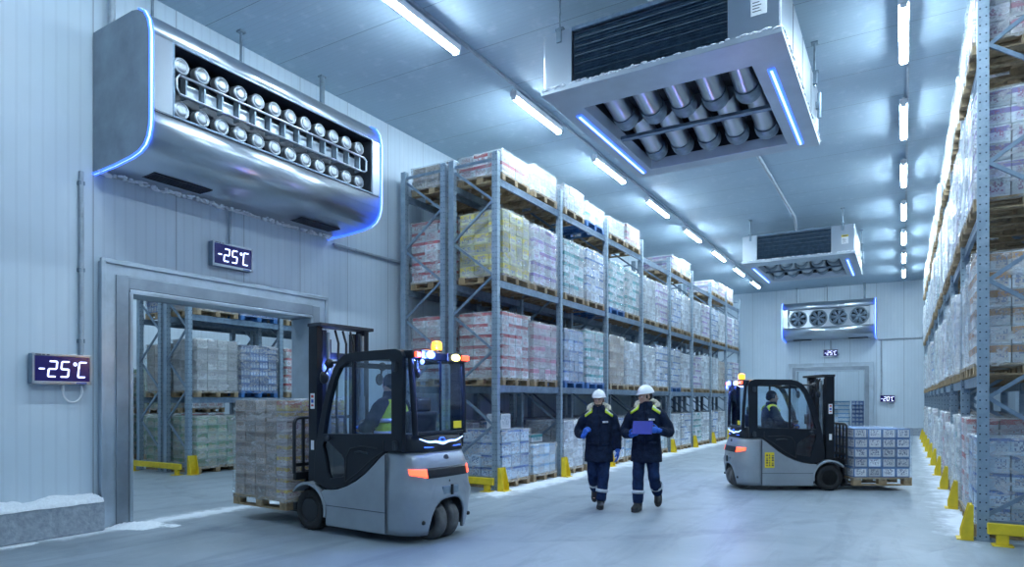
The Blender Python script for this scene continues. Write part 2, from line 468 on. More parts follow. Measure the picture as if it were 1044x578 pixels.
# ------------------------------------------------------------------ room
LW, BW, CZ = -9.0, 36.0, 7.26           # left wall, end wall, ceiling
RW, Y0 = 4.2, -5.0
DO0, DO1, DZ = 4.91, 8.07, 3.13         # doorway in the left wall
BO0, BO1 = -4.68, -1.6                  # doorway in the end wall
fl = MB(); fl.bb(-20.5, RW + .3, Y0 - .3, 44, -.2, 0)
struct(fl.build('floor', M['floor']))
w = MB()
w.bb(LW - .3, LW, Y0, DO0, 0, CZ); w.bb(LW - .3, LW, DO1, BW, 0, CZ); w.bb(LW - .3, LW, DO0, DO1, DZ, CZ)
struct(w.build('wall_left', M['wally']))
w = MB()
w.bb(LW - .3, BO0, BW, BW + .3, 0, CZ); w.bb(BO1, RW + .3, BW, BW + .3, 0, CZ); w.bb(BO0, BO1, BW, BW + .3, DZ, CZ)
struct(w.build('wall_back', M['wallx']))
w = MB(); w.bb(RW, RW + .3, Y0, BW, 0, CZ); struct(w.build('wall_right', M['wally']))
w = MB(); w.bb(LW - .3, RW + .3, Y0 - .3, Y0, 0, CZ); struct(w.build('wall_front', M['wallx']))
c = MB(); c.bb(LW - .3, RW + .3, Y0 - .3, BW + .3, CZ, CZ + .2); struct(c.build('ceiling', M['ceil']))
# side store seen through the left doorway
w = MB(); w.bb(-20.5, -20.2, Y0, 26, 0, CZ); struct(w.build('wall_side_store', M['wally']))
w = MB(); w.bb(-20.5, LW - .3, 26, 26.3, 0, CZ); struct(w.build('wall_side_store_end', M['wallx']))
w = MB(); w.bb(-20.5, LW - .3, Y0 - .3, Y0, 0, CZ); struct(w.build('wall_side_store_front', M['wallx']))
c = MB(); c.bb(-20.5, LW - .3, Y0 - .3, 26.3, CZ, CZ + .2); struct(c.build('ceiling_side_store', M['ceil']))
# end store behind the far doorway
w = MB(); w.bb(-9, 3, 43, 43.3, 0, 5.4); struct(w.build('wall_end_store', M['wallx']))
w = MB(); w.bb(-9.3, -9, BW + .3, 43.3, 0, 5.4); struct(w.build('wall_end_store_left', M['wally']))
w = MB(); w.bb(3, 3.3, BW + .3, 43.3, 0, 5.4); struct(w.build('wall_end_store_right', M['wally']))
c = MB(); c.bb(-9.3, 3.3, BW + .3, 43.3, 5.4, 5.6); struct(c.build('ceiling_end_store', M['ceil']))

# door frames (steel linings)
def door_frame(name, lo, hi, at, axis, sgn, wd, zt):
    """axis 'y': opening along y in a wall at x=at, room on +x"""
    mb = MB()
    def bb(a, b, z0, z1, d0, d1, mi=0):
        if axis == 'y': mb.bb(at + d0 * sgn, at + d1 * sgn, a, b, z0, z1, mi)
        else: mb.bb(a, b, at + d0 * sgn, at + d1 * sgn, z0, z1, mi)
    g = .003
    bb(lo - wd, lo, 0, zt + wd, g, .12); bb(hi, hi + wd, 0, zt + wd, g, .12); bb(lo, hi, zt, zt + wd, g, .12)
    # inner lining and outer raised edge
    q = .17
    bb(lo - q, lo - g, 0, zt + q, .122, .14, 1); bb(hi + g, hi + q, 0, zt + q, .122, .14, 1); bb(lo - g, hi + g, zt + g, zt + q, .122, .14, 1)
    bb(lo + g, lo + .05, 0, zt - .05, -.34, .15); bb(hi - .05, hi - g, 0, zt - .05, -.34, .15); bb(lo + g, hi - g, zt - .05, zt - g, -.34, .15)
    bb(lo - wd - .03, lo - wd + .03, 0, zt + wd + .03, .1, .15); bb(hi + wd - .03, hi + wd + .03, 0, zt + wd + .03, .1, .15)
    bb(lo - wd, hi + wd, zt + wd - .03, zt + wd + .03, .1, .15)
    return struct(mb.build(name, [M['lining'], M['endsteel']], bevel=.008))
door_frame('trim_1', DO0, DO1, LW, 'y', 1, .33, DZ)
door_frame('trim_2', BO0, BO1, BW, 'x', -1, .33, DZ)

# frosted kerb along the left wall and the end wall
k = MB(); k.bb(LW + .004, -8.70, Y0 + .05, 4.52, 0, .40)
struct(k.build('baseboard_left', M['kerb'], bevel=.02))
k = MB(); k.bb(LW + .004, -8.72, 8.46, BW - .3, 0, .30)
struct(k.build('baseboard_left_far', M['kerb'], bevel=.02))
k = MB(); k.bb(-1.2, RW - .05, BW - .3, BW - .004, 0, .38); k.bb(-8.6, -5.1, BW - .3, BW - .004, 0, .38)
struct(k.build('baseboard_back', M['kerb'], bevel=.02))

def heap(name, rectfn, nx, ny, label, cat, h, seed):
    """a lumpy sheet of frost: rectfn(s,t) -> (x,y,z base, thickness weight)"""
    r = random.Random(seed); vs = []; fs = []
    ph = [(r.uniform(0, 6), r.uniform(2, 9), r.uniform(2, 9)) for _ in range(7)]
    for i in range(nx + 1):
        for j in range(ny + 1):
            s_, t_ = i / nx, j / ny
            x, y, z, wgt = rectfn(s_, t_)
            q = sum(math.sin(a + b * x * 1.7 + c_ * y * 1.7) for a, b, c_ in ph) / 7
            vs.append((x, y, z + max(0, h * wgt * (.75 + .6 * q + r.uniform(-.18, .18)))))
    for i in range(nx):
        for j in range(ny):
            a = i * (ny + 1) + j
            fs.append((a, a + 1, a + ny + 2, a + ny + 1))
    mb = MB(); mb.add(vs, fs, True)
    return tag(mb.build(name, M['snow']), label, cat, kind='stuff')
heap('frost', lambda s, t: (LW + .01 + .30 * t, Y0 + .1 + (4.5 - Y0 - .1) * s, .401 - (.05 if t > .97 else 0), (1 - .75 * t)), 170, 12,
     'frost lying on top of the concrete kerb by the doorway', 'frost', .075, 3)
heap('snow', lambda s, t: (-8.69 + .42 * t * (.7 + .5 * math.sin(9 * s)), 1.0 + 3.35 * s, -.004, math.sin(PI * min(1, t + .42)) * math.sin(PI * min(1, s + .1)) - .12), 90, 14,
     'thin drift of snow on the floor along the kerb', 'snow', .035, 5)
heap('snow_drift', lambda s, t: (-8.84 + 1.1 * t, 4.5 + .75 * s + .25 * t, -.006, math.sin(PI * s) * (1 - t) ** 1.5 - .05), 40, 40,
     'small drift of snow at the foot of the near door jamb', 'snow', .04, 9)
# ------------------------------------------------------------------ pallets and loads
def pallet_mesh(lx, ly):
    mb = MB(); z = 0
    for y in (-1, 0, 1): mb.box((0, y * (ly / 2 - .06), .011), (lx, .11, .022))
    for x in (-1, 0, 1):
        for y in (-1, 0, 1): mb.box((x * (lx / 2 - .075), y * (ly / 2 - .06), .061), (.145, .11, .078))
    for x in (-1, 0, 1): mb.box((x * (lx / 2 - .075), 0, .111), (.145, ly, .022))
    nb = 6
    for i in range(nb):
        mb.box((0, (i - (nb - 1) / 2) * (ly - .13) / (nb - 1), .133), (lx, .13, .022))
    return mb.mesh('pallet', M['wood'])
PM = {}
def pallet_obj(parent, lx, ly, m):
    k = (lx, ly, m)
    if k not in PM:
        me = pallet_mesh(lx, ly); me.materials[0] = M[m]; PM[k] = me
    o = bpy.data.objects.new('pallet', PM[k]); COL.objects.link(o); o.parent = parent
    return o
BOX_UV = [-1, -1] * 4 + [-1, -1] * 4 + ([0, 0, 1, 0, 1, 1, 0, 1]) * 4
def carton_geo(mb, c, d, rz=0, b=.006):
    """one carton with softened vertical edges and slightly bellied sides; uv 0..1 on each side"""
    x, y, z = d[0] / 2, d[1] / 2, d[2] / 2
    R = Matrix.Translation(c) @ Matrix.Rotation(rz, 4, 'Z')
    vs = [(-x, -y, -z), (x, -y, -z), (x, y, -z), (-x, y, -z), (-x, -y, z), (x, -y, z), (x, y, z), (-x, y, z)]
    mb.add(vs, [(0, 3, 2, 1), (4, 5, 6, 7), (0, 1, 5, 4), (1, 2, 6, 5), (2, 3, 7, 6), (3, 0, 4, 7)], False, 0, R)
    if mb.uv is None: mb.uv = []
    mb.uv += BOX_UV
CM = {}
def carton_mesh(sty_, d):
    k = (sty_, tuple(round(q, 3) for q in d))
    if k not in CM:
        mb = MB(); carton_geo(mb, (0, 0, 0), d)
        CM[k] = mb.mesh('carton', STY[sty_][1], fixn=False)
    return CM[k]
WM = {}
def wrap_mesh(lx, ly, h, seed, mt, amp=.014):
    k = (lx, ly, round(h, 2), seed, mt)
    if k in WM: return WM[k]
    r = random.Random(seed * 31 + int(h * 100)); mb = MB()
    n, m = 7, max(4, int(h * 8))
    ring = []
    x, y = lx / 2, ly / 2
    for i in range(n): ring.append((-x + lx * i / n, -y, 0, -1))
    for i in range(n): ring.append((x, -y + ly * i / n, 1, 0))
    for i in range(n): ring.append((x - lx * i / n, y, 0, 1))
    for i in range(n): ring.append((-x, y - ly * i / n, -1, 0))
    rings = []
    ph = [r.uniform(0, 6) for _ in range(6)]
    for j in range(m + 1):
        z = .10 + (h - .10) * j / m
        q = []
        for i, (a, b, nx_, ny_) in enumerate(ring):
            o = .012 + amp * (.5 + .35 * math.sin(ph[0] + i * .9 + j * .7) + .35 * math.sin(ph[1] + i * .5 - j * 1.3)) + r.uniform(0, amp * .8)
            zz = z + (.012 if j == m else 0)
            q.append((a * (1 + o / x), b * (1 + o / y), zz))
        rings.append(q)
    top = []
    for (a, b, _, _) in ring: top.append((a * .93, b * .93, h + .016 + r.uniform(0, .014)))
    rings.append(top)
    top2 = [(a * .55, b * .55, h + .012 + r.uniform(0, .02)) for (a, b, _, _) in ring]
    rings.append(top2)
    mb.loft(rings, caps=False)
    mb.add(top2, [tuple(range(len(top2)))], True)
    me = mb.mesh('stretch_wrap', M[mt])
    WM[k] = me
    return me
def make_load(root, sty_, lx, ly, nx, ny, layers, ch, fine, r, wood='wood', wrap='film', extra=None, seed=1, sagging=.005):
    """pallet, cartons (each a part when near enough to be told apart) and stretch wrap"""
    pallet_obj(root, lx, ly, wood)
    z0 = .146; fx, fy = lx - .04, ly - .04
    merged = None if fine else MB()
    for k in range(layers):
        nxx, nyy = (nx, ny) if k % 2 == 0 or nx == ny else (nx, ny)
        dx, dy = fx / nxx, fy / nyy
        off = .0
        for i in range(nxx):
            for j in range(nyy):
                inner = 0 < i < nxx - 1 and 0 < j < nyy - 1
                if inner and k < layers - 1: continue
                c = (-fx / 2 + dx * (i + .5) + r.uniform(-sagging, sagging), -fy / 2 + dy * (j + .5) + r.uniform(-sagging, sagging), z0 + ch * (k + .5))
                d = (dx - .012, dy - .012, ch - .006); rz = r.uniform(-.012, .012)
                if fine:
                    o = bpy.data.objects.new('carton', carton_mesh(sty_, d)); COL.objects.link(o); o.parent = root
                    o.location = c; o.rotation_euler = (0, 0, rz)
                else: carton_geo(merged, c, d, rz)
    h = z0 + ch * layers
    if not fine:
        me = merged.mesh('carton_block', STY[sty_][1], fixn=False)
        o = bpy.data.objects.new('carton_block', me); COL.objects.link(o); o.parent = root
    if extra:
        for (ex, ey, dx, dy, dz, st2) in extra:
            o = bpy.data.objects.new('top_carton', carton_mesh(st2, (dx, dy, dz))); COL.objects.link(o); o.parent = root
            o.location = (ex, ey, h + dz / 2 + .026); o.rotation_euler = (0, 0, r.uniform(-.1, .1))
    if wrap:
        o = bpy.data.objects.new('stretch_wrap', wrap_mesh(fx, fy, h, seed % 3, wrap)); COL.objects.link(o); o.parent = root
    return h
PROTO = {}
def load(loc, rz, label, group, sty_, layers, ch, fine, nx=3, ny=4, lx=1.02, ly=1.10, wood='wood', wrap='film', extra=None, cat='pallet load'):
    key = (sty_, layers, ch, fine, nx, ny, lx, ly, wood, wrap) if not extra else None
    var = rng.randrange(2)
    k2 = (key, var)
    if key and k2 in PROTO:
        o = copy_tree(PROTO[k2]); o.location = loc; o.rotation_euler = (0, 0, rz)
        tag(o, label, cat, group)
        return o
    o = thing('pallet_load', label, cat, loc, rz, group)
    make_load(o, sty_, lx, ly, nx, ny, layers, ch, fine, random.Random(len(PROTO) * 13 + 5), wood, wrap, extra, seed=len(PROTO))
    PROTO[k2 if key else ('x', len(PROTO))] = o
    return o

# ------------------------------------------------------------------ racking
LEV = (1.93, 3.87, 5.75)
POSTZ = 6.2
def make_frame(depth, h, parent, x_front, y, sgn, dz=.66):
    """end frame: two perforated posts joined by zigzag bracing; depth runs away from the aisle"""
    f = part_empty('upright_frame', parent, (x_front, y, 0))
    for xx in (0, -sgn * (depth - .0)):
        mb = MB()
        W_, D_ = .11, .10
        # open channel section
        mb.bb(xx - W_ / 2, xx + W_ / 2, -D_ / 2, D_ / 2, .012, h)
        for sx in (-1, 1): mb.bb(xx + sx * (W_ / 2 - .008), xx + sx * (W_ / 2 + .004), -D_ / 2 - .004, -D_ / 2 + .02, .012, h)
        o = mb.build('upright', M['upright'], f)
        mb = MB(); mb.bb(xx - .09, xx + .09, -.08, .08, 0.001, .012)
        for a in (-1, 1): mb.cyl((xx + a * .07, .0, .012), (xx + a * .07, 0, .03), .012, 8)
        mb.build('foot_plate', M['galvdark'], f)
    z = h - .12; side = 0
    x0, x1 = -sgn * .05, -sgn * (depth - .05)
    mb = MB(); mb.bar((x0, 0, z), (x1, 0, z), .03, .05); mb.build('brace', M['galv'], f)
    z -= .1
    while z - dz > .25:
        a = (x0 if side else x1, -.02 if side else .02, z); b = (x1 if side else x0, -.02 if side else .02, z - dz)
        mb = MB(); mb.bar(a, b, .03, .045); mb.build('brace', M['galv'], f)
        z -= dz; side ^= 1
        if side == 0: z -= .06
    mb = MB(); mb.bar((x0, 0, .22), (x1, 0, .22), .03, .05); mb.build('brace', M['galv'], f)
    return f
BEAM = {}
def make_beam(L):
    if L in BEAM: return BEAM[L]
    mb = MB()
    mb.bb(-L / 2, L / 2, -.022, .022, -.13, 0)
    mb.bb(-L / 2, L / 2, -.027, .027, -.045, -.006)      # stepped upper lip
    for s in (-1, 1): mb.bb(s * L / 2 - .006, s * L / 2 + .006, -.034, .034, -.19, .03)
    me = mb.mesh('beam', M['galv']); BEAM[L] = me
    return me
def make_rack(label, x_front, sgn, y0, pitch, bays, depth, h, levels, group=None):
    """sgn=+1: the aisle is on +x of the rack front; the rack runs back to x_front - depth"""
    r = thing('pallet_rack', label, 'pallet rack', (0, 0, 0), group=group)
    f0 = make_frame(depth, h, r, x_front, y0, sgn)
    for b in range(1, bays + 1):
        f = copy_tree(f0, r); f.location = (x_front, y0 + pitch * b, 0)
    L = pitch - .125
    me = make_beam(L)
    for b in range(bays):
        for z in levels:
            for xx in (x_front - sgn * .012, x_front - sgn * (depth - .012)):
                o = bpy.data.objects.new('beam', me); COL.objects.link(o); o.parent = r
                o.location = (xx, y0 + pitch * (b + .5), z); o.rotation_euler = (0, 0, PI / 2)
    return r
RP, RY = 2.58, 10.2
LX = -6.42
make_rack('long galvanised pallet rack facing the aisle, behind the two walkers', LX, 1, RY, RP, 8, .98, POSTZ, LEV)
make_rack('galvanised pallet rack between the tall aisle rack and the wall', -7.60, 1, RY, RP, 8, .98, POSTZ, LEV)
RX, RRY = .80, 9.5
RLEV = (1.95, 3.93, 5.83)
make_rack('long galvanised pallet rack at the right edge, cut off by the frame', RX, -1, RRY, RP, 9, 1.02, 6.7, RLEV)
SX, SY = -13.70, 8.9
SLEV = (1.72, 3.58)
make_rack('pallet rack seen through the doorway, the one facing the opening', SX, 1, SY, 2.5, 2, .82, 5.5, SLEV)
make_rack('pallet rack seen through the doorway, back to back behind the front one', -14.74, 1, SY, 2.5, 2, .86, 5.5, SLEV)

ORD = ['end', 'second', 'third', 'fourth', 'fifth', 'sixth', 'seventh', 'last']
ORD9 = ['end', 'second', 'third', 'fourth', 'fifth', 'sixth', 'seventh', 'eighth', 'last']
LEVN = ['floor level', 'lowest beam', 'middle beam', 'top beam']
WR = {'wood': '', 'bluewood': ' on blue pallet'}
def row(rackname, xc, y0, pitch, bays, levels, table, group, rz, fine_bays, skip=lambda b, l, s: False, ords=ORD, ly=1.03, lx=1.02):
    for b in range(bays):
        for s in (0, 1):
            for l in range(len(levels) + 1):
                if skip(b, l, s): continue
                spec = table(b, l, s)
                if spec is None: continue
                st, layers, ch = spec[:3]; kw = spec[3] if len(spec) > 3 else {}
                z = .002 if l == 0 else levels[l - 1] + .002
                y = y0 + pitch * b + pitch / 2 + (-.59 if s == 0 else .59) * (pitch / 2.58)
                ph = STY[st][0]
                lab = f"{ph} pallet load, {LEVN[l]} of {rackname}, {ords[b]} bay, {'nearer' if s == 0 else 'farther'} place"
                load((xc + rng.uniform(-.015, .015), y, z), rz + rng.uniform(-.008, .008), lab, group, st, layers, ch, b < fine_bays, lx=lx, ly=ly, **kw)

# left aisle rack: what stands where (seen in the photograph bay by bay)
L1 = [('red', 'pink'), ('milk', 'teal'), ('brown', 'plain'), ('plain', 'blue'), ('blue', 'plain'), ('violet', 'plain'), ('plain', 'brown'), ('blue', 'violet')]
L2 = [('yellow', 'violet'), ('teal', 'blue'), ('teal', 'teal'), ('plain', 'violet'), ('blue', 'plain'), ('plain', 'violet'), ('blue', 'plain'), ('violet', 'blue')]
L3 = [('red', 'plain'), ('plain', 'teal'), ('plain', 'pink'), (None, None), ('violet', 'plain'), (None, None), ('violet', 'pink'), ('pink', None)]
L0 = [('milk', 'water'), ('plain', 'plain'), ('blue', 'water'), ('plain', 'water'), ('plain', 'blue'), ('teal', 'plain'), ('blue', 'plain'), ('plain', 'teal')]
HT = {0: [(4, .26), (5, .21)], 1: [(6, .205), (5, .23)], 2: [(6, .2), (5, .235)], 3: [(2, .21), (3, .17)]}
def left_table(b, l, s):
    st = (L0, L1, L2, L3)[l][b][s]
    if st is None: return None
    if l == 0 and b == 0: 
        return ('milk', 4, .235, {'nx': 2, 'ny': 3, 'extra': [(.30, -.32, .30, .40, .28, 'plain')]}) if s == 0 else ('water', 3, .20, {'extra': [(0, .1, .5, .5, .16, 'teal')]})
    lay, ch = HT[l][(b + s) % 2]
    kw = {}
    if (l, b, s) in ((1, 1, 0), (1, 1, 1), (3, 1, 1), (2, 2, 0), (1, 4, 0)): kw['wood'] = 'bluewood'
    return (st, lay, ch, kw)
row('aisle rack', LX - .47, RY, RP, 8, LEV, left_table, 'wrapped loads in the aisle rack', 0, 4, ords=ORD)
def back_table(b, l, s):
    st = [['plain', 'water'], ['red', 'pink'], ['red', 'violet'], ['brown', 'plain']][l][(b + s) % 2]
    lay, ch = HT[l][(b + s) % 2]
    return (st, lay, ch)
row('wall-side rack', -7.60 - .47, RY, RP, 3, LEV, back_table, 'wrapped loads in the wall-side rack', 0, 1)
R0 = ['milk', 'red', 'teal', 'plain', 'blue', 'pink', 'plain', 'teal', 'plain', 'violet', 'water', 'plain', 'blue', 'plain', 'red', 'plain', 'teal', 'plain']
R1 = ['orange', 'plain', 'blue', 'plain', 'plain', 'violet', 'blue', 'plain', 'teal', 'plain', 'blue', 'pink', 'plain', 'plain', 'blue', 'teal', 'plain', 'blue']
R2 = ['violet', 'plain', 'violet', 'plain', 'blue', 'plain', 'plain', 'teal', 'plain', 'blue', 'plain', 'violet', 'plain', 'teal', 'plain', 'plain', 'blue', 'plain']
R3 = ['pink', 'plain', 'blue', 'plain', 'brown', 'plain', 'blue', 'plain', 'violet', 'plain', 'plain', 'teal', 'plain', 'blue', 'plain', 'plain', 'red', 'plain']
def right_table(b, l, s):
    st = (R0, R1, R2, R3)[l][2 * b + s]
    lay, ch = {0: [(5, .21), (5, .25)], 1: [(6, .22), (5, .235)], 2: [(6, .215), (6, .235)], 3: [(4, .2), (3, .22)]}[l][(b + s) % 2]
    return (st, lay, ch, {'wrap': 'filmthick' if (b + s + l) % 3 and b > 0 else 'film'})
row('right-edge rack', RX + .46, RRY, RP, 9, RLEV, right_table, 'wrapped loads in the right-edge rack', PI, 2, ords=ORD9, lx=1.10)
S_T = {0: [('green', 6, .19), ('green', 6, .19), ('teal', 5, .22), ('brown', 5, .22)], 1: [('grey', 5, .235), ('navy', 6, .185, {'wood': 'bluewood'}), ('red', 5, .22), ('brown', 5, .22)],
       2: [('snack', 4, .22), ('navy', 4, .22, {'wood': 'bluewood'}), ('plain', 4, .22), ('brown', 4, .22)]}
row('doorway rack', SX - .41, SY, 2.5, 2, SLEV, lambda b, l, s: S_T[l][2 * b + s], 'loads seen through the doorway', 0, 2, ly=1.08, lx=.96)
S_B = {0: ['green', 'brown', 'teal', 'plain'], 1: ['brown', 'red', 'plain', 'teal'], 2: ['navy', 'plain', 'blue', 'red']}
row('rear doorway rack', -14.74 - .41, SY, 2.5, 2, SLEV, lambda b, l, s: (S_B[l][2 * b + s], 5, .22), 'loads in the rear rack through the doorway', 0, 1, ly=1.08, lx=.96)
# stacks on the floor further back in the side store
for i, (yy, st) in enumerate(((9.6, 'navy'), (11.0, 'green'), (12.4, 'red'))):
    for lv, z in enumerate((.002, 1.278)):
        load((-18.6, yy, z), 0, f"{STY[st][0]} pallet load by the side store's far wall, {('bottom', 'top')[lv]} of its stack", 'stacked loads at the back of the side store', st, 5, .22, False)
# loads in the store beyond the end doorway
for i, (xx, yy, st, lay) in enumerate(((-3.0, 39.2, 'water', 7), (-1.78, 38.6, 'navy', 7))):
    load((xx, yy, .002), PI / 2, f"{STY[st][0]} crate stack in the far doorway, {('beside the forklift mast', 'next to the frame')[i]}", None, st, lay, .21, True, nx=3, ny=2, wrap=None, wood='bluewood')

# ------------------------------------------------------------------ yellow guards
def guard(x, y, sgn, label, group, scale=1):
    """angle-section post guard with a sloping top, bolted to the floor in front of a post"""
    g = thing('post_guard', label, 'post guard', (x, y, .001), 0 if sgn > 0 else PI, group)
    mb = MB(); mb.prism([(.075, .012), (.20, .012), (.20, .10), (.12, .42), (.075, .42)], -.10, -.085, 'xz')
    mb.build('side_plate', M['yellow'], g)
    mb = MB(); mb.prism([(.075, .012), (.20, .012), (.20, .10), (.12, .42), (.075, .42)], .085, .10, 'xz'); mb.build('side_plate', M['yellow'], g)
    mb = MB(); mb.bb(.09, .105, -.085, .085, .012, .42); mb.build('front_plate', M['yellow'], g)
    mb = MB(); mb.bb(.075, .24, -.12, .12, 0, .011); mb.build('base_plate', M['yellow'], g)
    return g
for b in range(9):
    yy = RY + RP * b
    guard(LX + .02, yy, 1, f"yellow guard on the {['end', 'second', 'third', 'fourth', 'fifth', 'sixth', 'seventh', 'eighth', 'last'][b]} post of the aisle rack", 'yellow guards along the aisle rack')
for b in range(10):
    yy = RRY + RP * b
    guard(RX - .02, yy, -1, f"yellow guard on the {['end', 'second', 'third', 'fourth', 'fifth', 'sixth', 'seventh', 'eighth', 'ninth', 'last'][b]} post of the right-edge rack", 'yellow guards along the right-edge rack')
guard(SX + .02, SY, 1, 'yellow guard on the post of the rack seen through the doorway', None)
def end_rail(x0, x1, y, label):
    """low yellow barrier in front of the end frame"""
    e = thing('guard_rail', label, 'guard rail', ((x0 + x1) / 2, y, .001))
    L = abs(x1 - x0) / 2
    mb = MB(); mb.bb(-L, L, -.03, .03, .12, .25); mb.build('rail', M['yellow'], e, bevel=.01)
    for s in (-1, 1):
        mb = MB(); mb.bb(s * (L - .14) - .06, s * (L - .14) + .06, -.02, .028, .012, .119); mb.build('rail_post', M['yellow'], e)
        mb = MB(); mb.bb(s * (L - .14) - .10, s * (L - .14) + .10, -.09, .09, 0, .011); mb.build('base_plate', M['yellow'], e)
    return e
end_rail(LX + .1, -8.55, RY - .24, 'low yellow guard rail across the end of the double rack')
end_rail(RX + .02, RX + 1.1, RRY - .26, 'low yellow guard rail across the end of the right-edge rack')
end_rail(SX + .08, -15.6, SY - .24, 'low yellow guard rail across the rack end seen through the doorway')

# ------------------------------------------------------------------ lamps
LAMP = {}
def lamp(x, y, z, label, group, L=1.78, em='lamp'):
    o = thing('tube_light', label, 'tube light', (x, y, z), 0, group)
    k = (L, em)
    if k not in LAMP:
        a = MB(); a.bb(-.066, .066, -L / 2 - .03, L / 2 + .03, .006, .105); a.bb(-.02, .02, -L / 2 - .06, L / 2 + .06, .10, .12)
        for s in (-1, 1): a.bb(-.045, .045, s * (L / 2 + .005) - .02, s * (L / 2 + .005) + .02, -.04, .05)
        b = MB(); b.tube([(0, -L / 2 + .02, 0), (0, L / 2 - .02, 0)], [(.056, .034)] * 2, 16)
        LAMP[k] = (a.mesh('housing', M['white']), b.mesh('light_tube', M[em]))
    for nm, me in zip(('housing', 'light_tube'), LAMP[k]):
        q = bpy.data.objects.new(nm, me); COL.objects.link(q); q.parent = o
    # two drop rods
    for s in (-1, 1):
        q = MB(); q.cyl((0, s * L * .35, .12), (0, s * L * .35, CZ - z if z > 6 else .2), .012, 6); q.build('hanger_rod', M['galv'], o)
    return o
NTH = ['behind the camera', 'third behind', 'second behind', 'nearest', 'second', 'third', 'fourth', 'fifth', 'sixth', 'seventh', 'last']
for row_, (xx, y_, nm) in enumerate(((-5.98, 7.45, 'row over the aisle rack'), (0.0, 11.35, 'row near the right-edge rack'))):
    n0 = 1 if row_ == 0 else 3
    n1 = 8 if row_ == 0 else 7
    for k_ in range(-n0, n1):
        pos = (['nearest', 'second', 'third', 'fourth', 'fifth', 'sixth', 'seventh', 'eighth'][k_] + ' lamp' ) if k_ >= 0 else 'lamp ' + ['just behind', 'well behind', 'far behind', 'farthest behind'][-k_ - 1] + ' the viewer'
        lamp(xx, y_ + 3.55 * k_, 7.06, f"glowing ceiling tube light, {pos} of the {nm}", 'ceiling tube lights')
    mb = MB(); mb.bb(xx + .04, xx + .08, y_ - n0 * 3.55, y_ + (n1 - 1) * 3.55 + 1.5, 7.205, 7.25)
    tag(mb.build('cable_trunking', M['rope']), f"thin grey cable trunking linking the tube lights of the {nm}", 'cable trunking')
for i, (xx, yy) in enumerate(((-11.4, 3), (-11.4, 7), (-11.4, 11), (-11.4, 15), (-17, 7), (-17, 11), (-17, 15))):
    lamp(xx, yy, 7.06, 'white tube light on the side store ceiling, out of sight above the doorway', 'side store tube lights', em='lamp2')
for i, (xx, yy) in enumerate(((-5, 39.5), (-1.5, 39.5))):
    lamp(xx, yy, 5.2, 'white tube light on the ceiling of the store beyond the far doorway', 'end store tube lights', em='lamp2')
